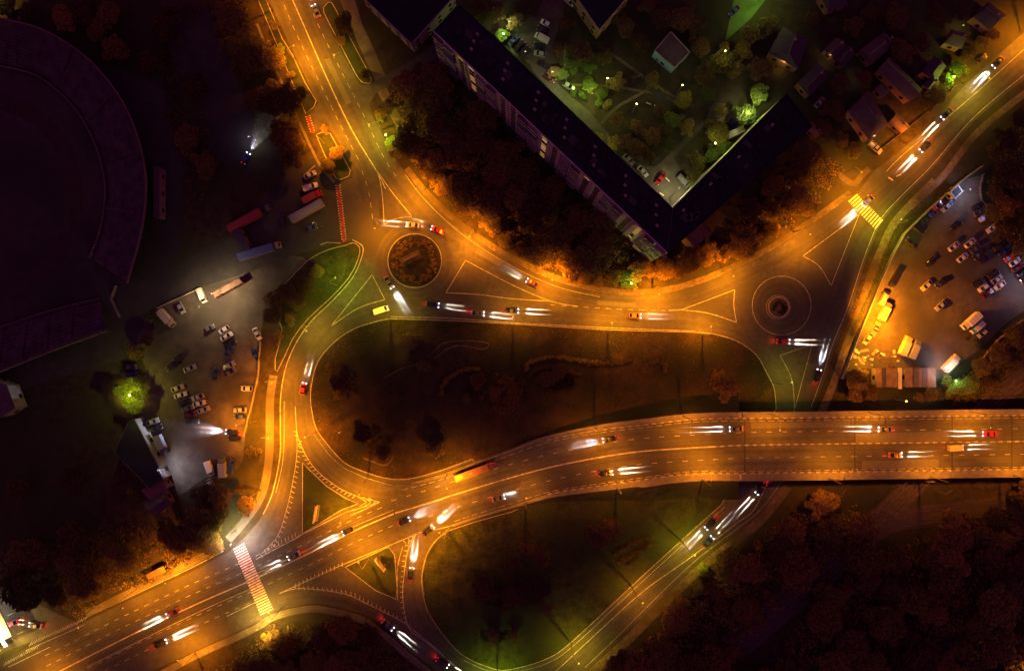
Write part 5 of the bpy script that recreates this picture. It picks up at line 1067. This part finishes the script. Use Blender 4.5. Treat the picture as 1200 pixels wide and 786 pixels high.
wood([(0, 500), (130, 520), (150, 590), (60, 640), (0, 640)], 2, (13, 19), ('dark',), 'trees below the stadium', seed=10)
for x, y, r_, k, lf in [(30, 690, 24, 'round', 'green'), (288, 592, 11, 'round', 'dark'), (297, 530, 9, 'open', 'olive'), (282, 572, 7, 'round', 'dark'), (250, 638, 12, 'round', 'brown'), (152, 463, 17, 'round', 'green'), (158, 580, 11, 'round', 'olive'), (160, 412, 10, 'round', 'olive'), (180, 372, 8, 'round', 'green'), (172, 398, 6, 'bush', 'olive'),
    (320, 370, 12, 'round', 'dark'), (336, 345, 13, 'round', 'dark'), (356, 332, 12, 'round', 'dark'), (352, 352, 9, 'round', 'dark'), (372, 318, 9, 'round', 'olive'), (340, 372, 9, 'open', 'olive'), (316, 350, 9, 'round', 'dark'), (325, 395, 8, 'open', 'dark'), (345, 180, 15, 'round', 'dark'), (392, 178, 9, 'round', 'brown'), (385, 195, 9, 'round', 'olive'), (380, 165, 6, 'open', 'brown'), (352, 110, 9, 'open', 'brown'), (340, 85, 6, 'bush', 'olive'), (330, 60, 7, 'open', 'green'), (322, 30, 7, 'open', 'olive'), (405, 30, 12, 'round', 'dark'), (400, 48, 7, 'round', 'dark'), (428, 86, 7, 'round', 'dark'),
    (447, 148, 6, 'round', 'green'), (455, 162, 8, 'round', 'green'), (465, 176, 9, 'round', 'dark'), (446, 134, 7, 'round', 'dark'), (455, 125, 8, 'round', 'dark'), (470, 150, 6, 'round', 'olive'),
    (510, 527, 11, 'round', 'olive'), (448, 530, 12, 'open', 'dark'), (402, 445, 16, 'open', 'dark'), (482, 400, 11, 'round', 'dark'), (560, 445, 10, 'round', 'brown'), (580, 460, 10, 'open', 'brown'), (850, 455, 16, 'open', 'brown'), (425, 505, 14, 'open', 'dark'), (640, 445, 10, 'round', 'dark'), (655, 436, 9, 'round', 'dark'), (545, 468, 7, 'bush', 'olive'), (610, 450, 6, 'bush', 'dark'), (495, 430, 8, 'open', 'dark'),
    (568, 690, 15, 'round', 'dark'), (600, 700, 14, 'round', 'dark'), (625, 690, 16, 'round', 'dark'), (640, 712, 9, 'open', 'dark'), (590, 670, 9, 'open', 'dark'), (577, 745, 8, 'round', 'dark'), (600, 744, 7, 'round', 'dark'), (702, 626, 14, 'round', 'dark'), (715, 618, 10, 'round', 'dark'), (633, 650, 9, 'open', 'brown'), (605, 658, 8, 'open', 'dark'), (623, 687, 6, 'bush', 'olive'), (825, 670, 6, 'poplar', 'green'), (820, 690, 10, 'round', 'olive'), (800, 708, 10, 'round', 'brown'),
    (1005, 446, 14, 'round', 'olive'), (1018, 458, 11, 'round', 'dark'), (1000, 462, 10, 'round', 'dark'), (1090, 462, 9, 'round', 'brown'), (1076, 466, 7, 'open', 'brown'), (1120, 455, 11, 'round', 'green'), (1112, 446, 8, 'bush', 'green'), (1135, 450, 11, 'round', 'green'), (1150, 430, 13, 'round', 'olive'), (1170, 415, 13, 'round', 'dark'), (1190, 395, 13, 'round', 'olive'), (1160, 450, 10, 'round', 'dark'), (1185, 425, 12, 'round', 'dark'),
    (875, 135, 14, 'round', 'green'), (840, 155, 14, 'round', 'olive'), (850, 175, 10, 'round', 'green'), (833, 180, 9, 'round', 'green'), (815, 190, 11, 'round', 'olive'), (812, 205, 9, 'round', 'olive'), (845, 70, 16, 'round', 'olive'), (858, 82, 12, 'round', 'olive'), (825, 90, 12, 'round', 'dark'), (820, 55, 12, 'round', 'dark'), (800, 20, 16, 'round', 'dark'), (775, 20, 14, 'round', 'dark'), (745, 175, 12, 'round', 'dark'), (765, 160, 12, 'round', 'brown'), (780, 155, 9, 'round', 'olive'), (745, 150, 10, 'open', 'brown'), (722, 140, 8, 'round', 'dark'),
    (682, 62, 14, 'round', 'dark'), (672, 72, 11, 'round', 'green'), (690, 78, 8, 'round', 'green'), (662, 30, 10, 'open', 'brown'), (655, 60, 8, 'open', 'brown'), (650, 85, 7, 'round', 'olive'), (588, 42, 8, 'round', 'green'), (603, 25, 11, 'open', 'olive'), (580, 15, 13, 'round', 'dark'), (560, 12, 11, 'round', 'dark'), (652, 91, 4, 'bush', 'green'), (672, 108, 5, 'bush', 'green'), (682, 112, 5, 'bush', 'green'), (705, 110, 7, 'round', 'green'), (703, 160, 6, 'bush', 'olive'), (815, 30, 11, 'round', 'dark'), (880, 40, 12, 'round', 'olive'), (900, 30, 13, 'round', 'dark'),
    (730, 30, 12, 'round', 'dark'), (708, 66, 10, 'round', 'olive'), (722, 96, 10, 'round', 'dark'), (765, 95, 9, 'round', 'olive'), (800, 118, 10, 'round', 'olive'), (775, 130, 9, 'round', 'dark'), (690, 100, 9, 'round', 'green'), (780, 168, 9, 'round', 'green'), (660, 88, 7, 'round', 'green'), (750, 50, 11, 'round', 'olive'), (760, 10, 11, 'round', 'olive'), (790, 140, 10, 'round', 'green'), (806, 150, 9, 'round', 'olive'), (830, 110, 9, 'round', 'green'), (720, 168, 10, 'round', 'olive'), (735, 165, 9, 'round', 'dark'), (760, 185, 8, 'round', 'olive'), (815, 215, 8, 'round', 'green'), (700, 120, 6, 'bush', 'green'), (712, 122, 6, 'bush', 'olive'), (845, 130, 8, 'round', 'olive'), (870, 60, 12, 'round', 'olive'), (830, 75, 10, 'round', 'green'), (890, 110, 11, 'round', 'green'),
    (1120, 80, 9, 'round', 'green'), (1110, 95, 9, 'round', 'green'), (1130, 90, 6, 'bush', 'green'), (1100, 112, 11, 'round', 'dark'), (1085, 122, 9, 'round', 'olive'), (1135, 60, 9, 'round', 'dark'), (1150, 50, 9, 'round', 'olive'), (1165, 40, 8, 'round', 'dark'), (1060, 60, 14, 'round', 'dark'), (1080, 50, 12, 'round', 'dark'), (1050, 20, 14, 'round', 'dark'), (1000, 30, 12, 'round', 'dark'), (1020, 15, 10, 'round', 'dark'), (1010, 92, 10, 'round', 'dark'), (982, 100, 12, 'round', 'dark'), (975, 130, 13, 'round', 'dark'), (965, 150, 10, 'round', 'dark'), (1000, 178, 9, 'round', 'olive'), (985, 165, 9, 'round', 'dark'), (890, 80, 14, 'round', 'dark'), (1100, 20, 13, 'round', 'dark'), (1125, 15, 11, 'round', 'dark'), (950, 25, 10, 'round', 'dark'),
    (1165, 250, 10, 'round', 'olive'), (1180, 270, 12, 'round', 'dark'), (1195, 290, 10, 'round', 'brown'), (1165, 225, 11, 'round', 'dark'), (1180, 240, 13, 'round', 'brown'), (1195, 255, 11, 'round', 'dark'), (1175, 205, 14, 'round', 'dark'), (1195, 215, 13, 'round', 'dark'), (1180, 165, 15, 'round', 'dark'), (1195, 140, 13, 'round', 'dark'), (1165, 180, 9, 'round', 'olive'), (8, 8, 14, 'round', 'green'), (28, 18, 10, 'round', 'olive'), (1133, 395, 6, 'open', 'olive'), (1143, 402, 6, 'bush', 'olive')]:
    tree(x, y, r_, k, lf)
def undergrowth(name, poly, n, leaf, seed, zr=(.3, 2.2), rr_=(.8, 2.0), avoid=[], s=.26, z0=0.0, per=22):
    rg = random.Random(seed); xs_ = [p[0] for p in poly]; ys_ = [p[1] for p in poly]; b = MB(); k = 0
    while k < n:
        x, y = rg.uniform(min(xs_), max(xs_)), rg.uniform(min(ys_), max(ys_))
        if not inside((x, y), poly) or any(inside((x, y), a) for a in avoid): k += .2; continue
        k += 1; r_ = rg.uniform(*rr_); o = P(x, y, z0); leaf_cloud(b, o.x, o.y, z0 + rg.uniform(*zr), r_, r_, r_ * .6, per, s, rg)
    o = b.build(name, LEAF[leaf]); o['kind'] = 'stuff'; return o
undergrowth('undergrowth', [(925, 600), (990, 590), (1040, 640), (1200, 600), (1215, 600), (1215, 800), (700, 800), (740, 765), (790, 720), (830, 680), (885, 635)], 1500, 'brown', 61, (.5, 4.0), (1.0, 2.6), [RAILP], .32)
undergrowth('undergrowth', [(458, 112), (500, 76), (600, 168), (690, 243), (765, 308), (840, 288), (905, 225), (945, 180), (980, 195), (985, 215), (930, 258), (880, 284), (800, 318), (750, 332), (700, 330), (650, 314), (600, 290), (560, 262), (515, 228), (480, 185)], 1200, 'brown', 62, (.4, 3.0), (.9, 2.2))
undergrowth('undergrowth', [(325, 728), (395, 730), (440, 747), (490, 795), (240, 800), (300, 748)], 330, 'olive', 63, (.4, 3.0), (.9, 2.2))
undergrowth('undergrowth', [(0, 640), (60, 640), (150, 612), (185, 625), (262, 640), (180, 678), (95, 718), (60, 705), (0, 690)], 300, 'dark', 64, (.4, 2.4), (.9, 2.2))
undergrowth('undergrowth', [(190, 5), (290, 0), (322, 70), (350, 140), (352, 190), (330, 200), (300, 140), (260, 60), (245, 10), (215, 40), (255, 190), (240, 240), (195, 160)], 330, 'brown', 65, (.4, 2.6), (.9, 2.2))
undergrowth('undergrowth', [(1150, 250), (1170, 160), (1215, 110), (1215, 330), (1180, 280)], 240, 'olive', 66, (.4, 2.6), (.9, 2.2))
undergrowth('undergrowth', [(1100, 455), (1135, 438), (1165, 405), (1200, 378), (1215, 400), (1160, 462), (1110, 474)], 200, 'olive', 67, (.3, 2.0), (.7, 1.8))
# clipped shrub beds on the lawns
def shrub_bed(pts, w, desc, m='olive', dens=2, seed=1):
    rg = random.Random(seed); r = empty('shrub_bed', P(*pts[len(pts) // 2], .17)); O_ = r.location; c = resample(crom(pts, 5), 1.6); b = MB(O_); t = MB(O_)
    for q in c:
        for _ in range(dens):
            o = P(q[0] + rg.uniform(-w, w), q[1] + rg.uniform(-w, w), .17); leaf_cloud(b, o.x, o.y, .55, .55, .55, .5, 26, .15, rg)
            t.tube((o.x, o.y, .15), (o.x, o.y, .6), .04, .02, 4)
    b.build('foliage', LEAF[m], r); t.build('stems', M['bark'], r)['kind'] = 'stuff'; thing(r, desc, 'shrub bed', fixed=True)
shrub_bed([(518, 462), (519, 452), (528, 441), (545, 433), (562, 432)], 1.6, 'curved clipped shrub row like a sickle on the big lawn', seed=11)
shrub_bed([(617, 432), (620, 425), (635, 420), (660, 419), (682, 423), (700, 424)], 1.8, 'long arched shrub row at the middle of the big lawn', seed=12)
shrub_bed([(690, 427), (715, 425), (738, 423)], 1.8, 'short wavy shrub row beside the arched one', seed=13)
shrub_bed([(622, 440), (628, 433), (645, 430), (660, 434), (680, 438)], 1.5, 'inner dark shrub row under the arched one', 'dark', seed=14)
shrub_bed([(753, 436), (758, 427), (770, 423), (780, 427), (777, 436)], 2.4, 'dark horseshoe shrub clump on the right of the big lawn', 'dark', seed=15)
shrub_bed([(563, 470), (575, 455), (585, 470), (572, 482)], 2.4, 'brown shrub clump below the sickle row', 'brown', seed=16)
for i_, (pts_, w_, t_, m_) in enumerate([([(388, 432), (400, 438), (408, 452), (398, 462)], 8, 'big loose shrub thicket near the left end of the big lawn', 'dark'), ([(428, 505), (440, 518), (452, 530)], 9, 'dark shrub thicket near the bottom left of the big lawn', 'dark'),
   ([(590, 446), (604, 456), (600, 470), (585, 478)], 8, 'russet thicket between the sickle row and the arched row', 'brown'), ([(636, 446), (655, 450), (672, 446)], 7, 'dark thicket wrapped by the arched shrub row', 'deep'), ([(838, 440), (850, 455), (858, 470)], 9, 'sparse thicket at the right end of the big lawn', 'brown'),
   ([(562, 680), (575, 695), (600, 702), (625, 690)], 12, 'broad dark thicket inside the lower loop', 'dark'), ([(692, 622), (706, 628), (722, 618)], 7, 'dark thicket above the shrub rows by the ramp', 'dark'), ([(612, 640), (632, 648), (640, 660)], 6, 'small russet thicket inside the lower loop', 'brown'), ([(566, 744), (580, 748), (600, 744)], 4, 'ragged thicket near the ramp bend', 'deep'), ([(478, 395), (490, 402)], 6, 'dark thicket below the connecting road', 'dark')]):
    shrub_bed(pts_, w_, t_, m_, seed=70 + i_, dens=int(w_ * 1.1))
shrub_bed([(720, 648), (735, 640), (750, 632), (764, 630)], 2.2, 'upper row of the dark shrub rows beside the ramp', 'dark', seed=17)
shrub_bed([(726, 658), (740, 650), (755, 642), (765, 636)], 2.2, 'lower row of the dark shrub rows beside the ramp', 'dark', seed=18)
shrub_bed([(735, 662), (742, 656), (748, 650)], 2.0, 'short tail row of the dark shrub rows beside the ramp', 'dark', seed=19)
for sd, (a0, a1) in enumerate(((0, 1.4), (1.6, 3.0), (3.2, 4.6), (4.8, 6.1))):
    shrub_bed([(486 + math.cos(a0 + (a1 - a0) * k / 4) * 22, 305.5 + math.sin(a0 + (a1 - a0) * k / 4) * 22) for k in range(5)], 4.5, ['shrub patch on the right of the planted roundabout', 'shrub patch at the bottom left of the planted roundabout', 'shrub patch at the upper left of the planted roundabout', 'shrub patch at the top right of the planted roundabout'][sd], 'brown', seed=30 + sd)
shrub_bed([(905, 362), (912, 354), (920, 362), (912, 367)], 1.2, 'low planting inside the stone ringed flower bed', 'deep', seed=40)
for pts in ([(500, 420), (510, 410), (520, 402), (540, 399), (560, 400), (573, 403), (566, 409), (540, 405), (524, 409), (512, 418), (497, 425), (470, 432), (448, 445)], [(425, 536), (435, 540), (450, 545), (458, 540), (462, 532)]):
    strip('bed_edging', pts, -.6, .6, .22, M['dirt'], .08, 2)
# lawn tufts as one mass near lit areas
gr = MB(); rg = random.Random(99)
for poly, n_ in ((CENTRAL, 5200), (LOWER, 4200), ([(983, 410), (1010, 330), (1040, 270), (1085, 222), (1090, 240), (1055, 275), (1000, 395), (985, 440)], 900), ([(335, 333), (400, 292), (420, 300), (385, 350), (340, 398), (325, 380)], 700), ([(480, 195), (560, 265), (650, 320), (745, 336), (850, 312), (960, 245), (950, 230), (850, 290), (760, 320), (660, 300), (560, 240), (490, 180)], 2600)):
    xs_ = [p[0] for p in poly]; ys_ = [p[1] for p in poly]; k = 0
    while k < n_:
        x, y = rg.uniform(min(xs_), max(xs_)), rg.uniform(min(ys_), max(ys_))
        if not inside((x, y), poly): continue
        k += 1; o = P(x, y, .16); s = rg.uniform(.08, .24)
        for _ in range(3): a_ = rg.uniform(0, 6.28); gr.add([o + Vector((math.cos(a_) * s, math.sin(a_) * s, 0)), o + Vector((-math.sin(a_) * s * .4, math.cos(a_) * s * .4, .02)), o + Vector((-math.cos(a_) * s * .6, -math.sin(a_) * s * .6, rg.uniform(.1, .35)))], [(0, 1, 2)])
go = gr.build('grass', LEAF['dark']); go['kind'] = 'stuff'

# ------------------------------------------------------------------ labels that single each thing out
LM = [('the planted roundabout', 486, 305), ('the stone ringed flower bed', 912, 360), ('the bus shelter', 187, 667), ('the fuel station sign', 5, 750), ('the long zebra crossing', 298, 678), ('the short zebra crossing', 1015, 248),
 ('the red striped driveway', 399, 250), ('the long dark shed', 168, 530), ('the glowing tree', 152, 463), ('the red trailer', 290, 258), ('the curved stadium stand', 140, 180), ('the straight stadium stand', 60, 400), ('the shop building', 480, 15),
 ('the apartment block corner', 780, 290), ('the apartment block', 640, 160), ('the blue walled kiosk', 788, 60), ('the court in green light', 872, 20), ('the red courtyard car', 773, 210), ('the barn', 1054, 92), ('the hip roofed house', 1015, 138), ('the dark purple house', 925, 55),
 ('the square booth', 1119, 225), ('the storage sheds', 1060, 442), ('the white box truck', 1134, 376), ('the scrap heap', 1018, 420), ('the bridge end', 868, 525), ('the orange bus', 553, 552), ('the large billboard', 374, 598), ('the small billboard', 448, 656), ('the sickle shrub row', 535, 445), ('the arched shrub row', 655, 422), ('the horseshoe shrub clump', 766, 430),
 ('the shrub rows by the ramp', 742, 645), ('the tight loop lane', 497, 690), ('the railway fork', 1040, 612), ('the end of the east wing', 935, 130), ('the courtyard parking', 618, 45), ('the white van at the junction', 447, 363), ('the headlight cone', 258, 502), ('the lawn gore', 905, 470), ('the lit corner of the wood', 1185, 770), ('the ramp bend', 620, 784), ('the painted triangle', 575, 340), ('the far painted triangle', 840, 360),
 ('the white floodlight', 1197, 333), ('the side street mouth', 436, 104), ('the annex strip', 184, 225), ('the pale workshop', 185, 590), ('the yellow lit pickup', 1025, 174), ('the upper right bend', 1158, 85), ('the verge lamp', 382, 168), ('the blue trailer', 303, 296), ('the lower right railway', 930, 710), ('the brown wood', 1060, 700), ('the shrub clump on the lawn', 574, 468), ('the bridge joint', 1115, 518), ('the middle of the ramp', 745, 690), ('the deep wood', 820, 740), ('the road bend trees', 520, 215), ('the dark wood by the facade', 590, 230)]
ORD = ['nearest', 'second nearest', 'third nearest', 'fourth nearest', 'fifth nearest', 'sixth nearest', 'seventh nearest', 'eighth nearest', 'ninth nearest', 'tenth nearest', 'eleventh nearest', 'twelfth nearest', 'thirteenth nearest', 'fourteenth nearest']
def dirn(dx, dy):
    a = math.degrees(math.atan2(-dy, dx)) % 360
    return ['right of', 'above and right of', 'above', 'above and left of', 'left of', 'below and left of', 'below', 'below and right of'][int((a + 22.5) // 45) % 8]
BK = {}
for o, d, x, y in REG:
    own = [m for m in LM if math.dist((x, y), m[1:]) > 9]
    nm, lx, ly = min(own, key=lambda m: math.dist((x, y), m[1:])); w = dirn(x - lx, y - ly)
    BK.setdefault((d, w, nm), []).append((math.dist((x, y), (lx, ly)), o))
for (d, w, nm), lst in BK.items():
    lst.sort(key=lambda t: t[0])
    for i, (_, o) in enumerate(lst): o['label'] = '%s %s %s' % (d, w, nm) + ('' if len(lst) == 1 else ', %s' % ORD[min(i, 13)])
for o in list(bpy.data.objects):
    if 'hl' in o: del o['hl']
    if len(str(o.get('label', '')).split()) > 16: print('LONG', o['label'])
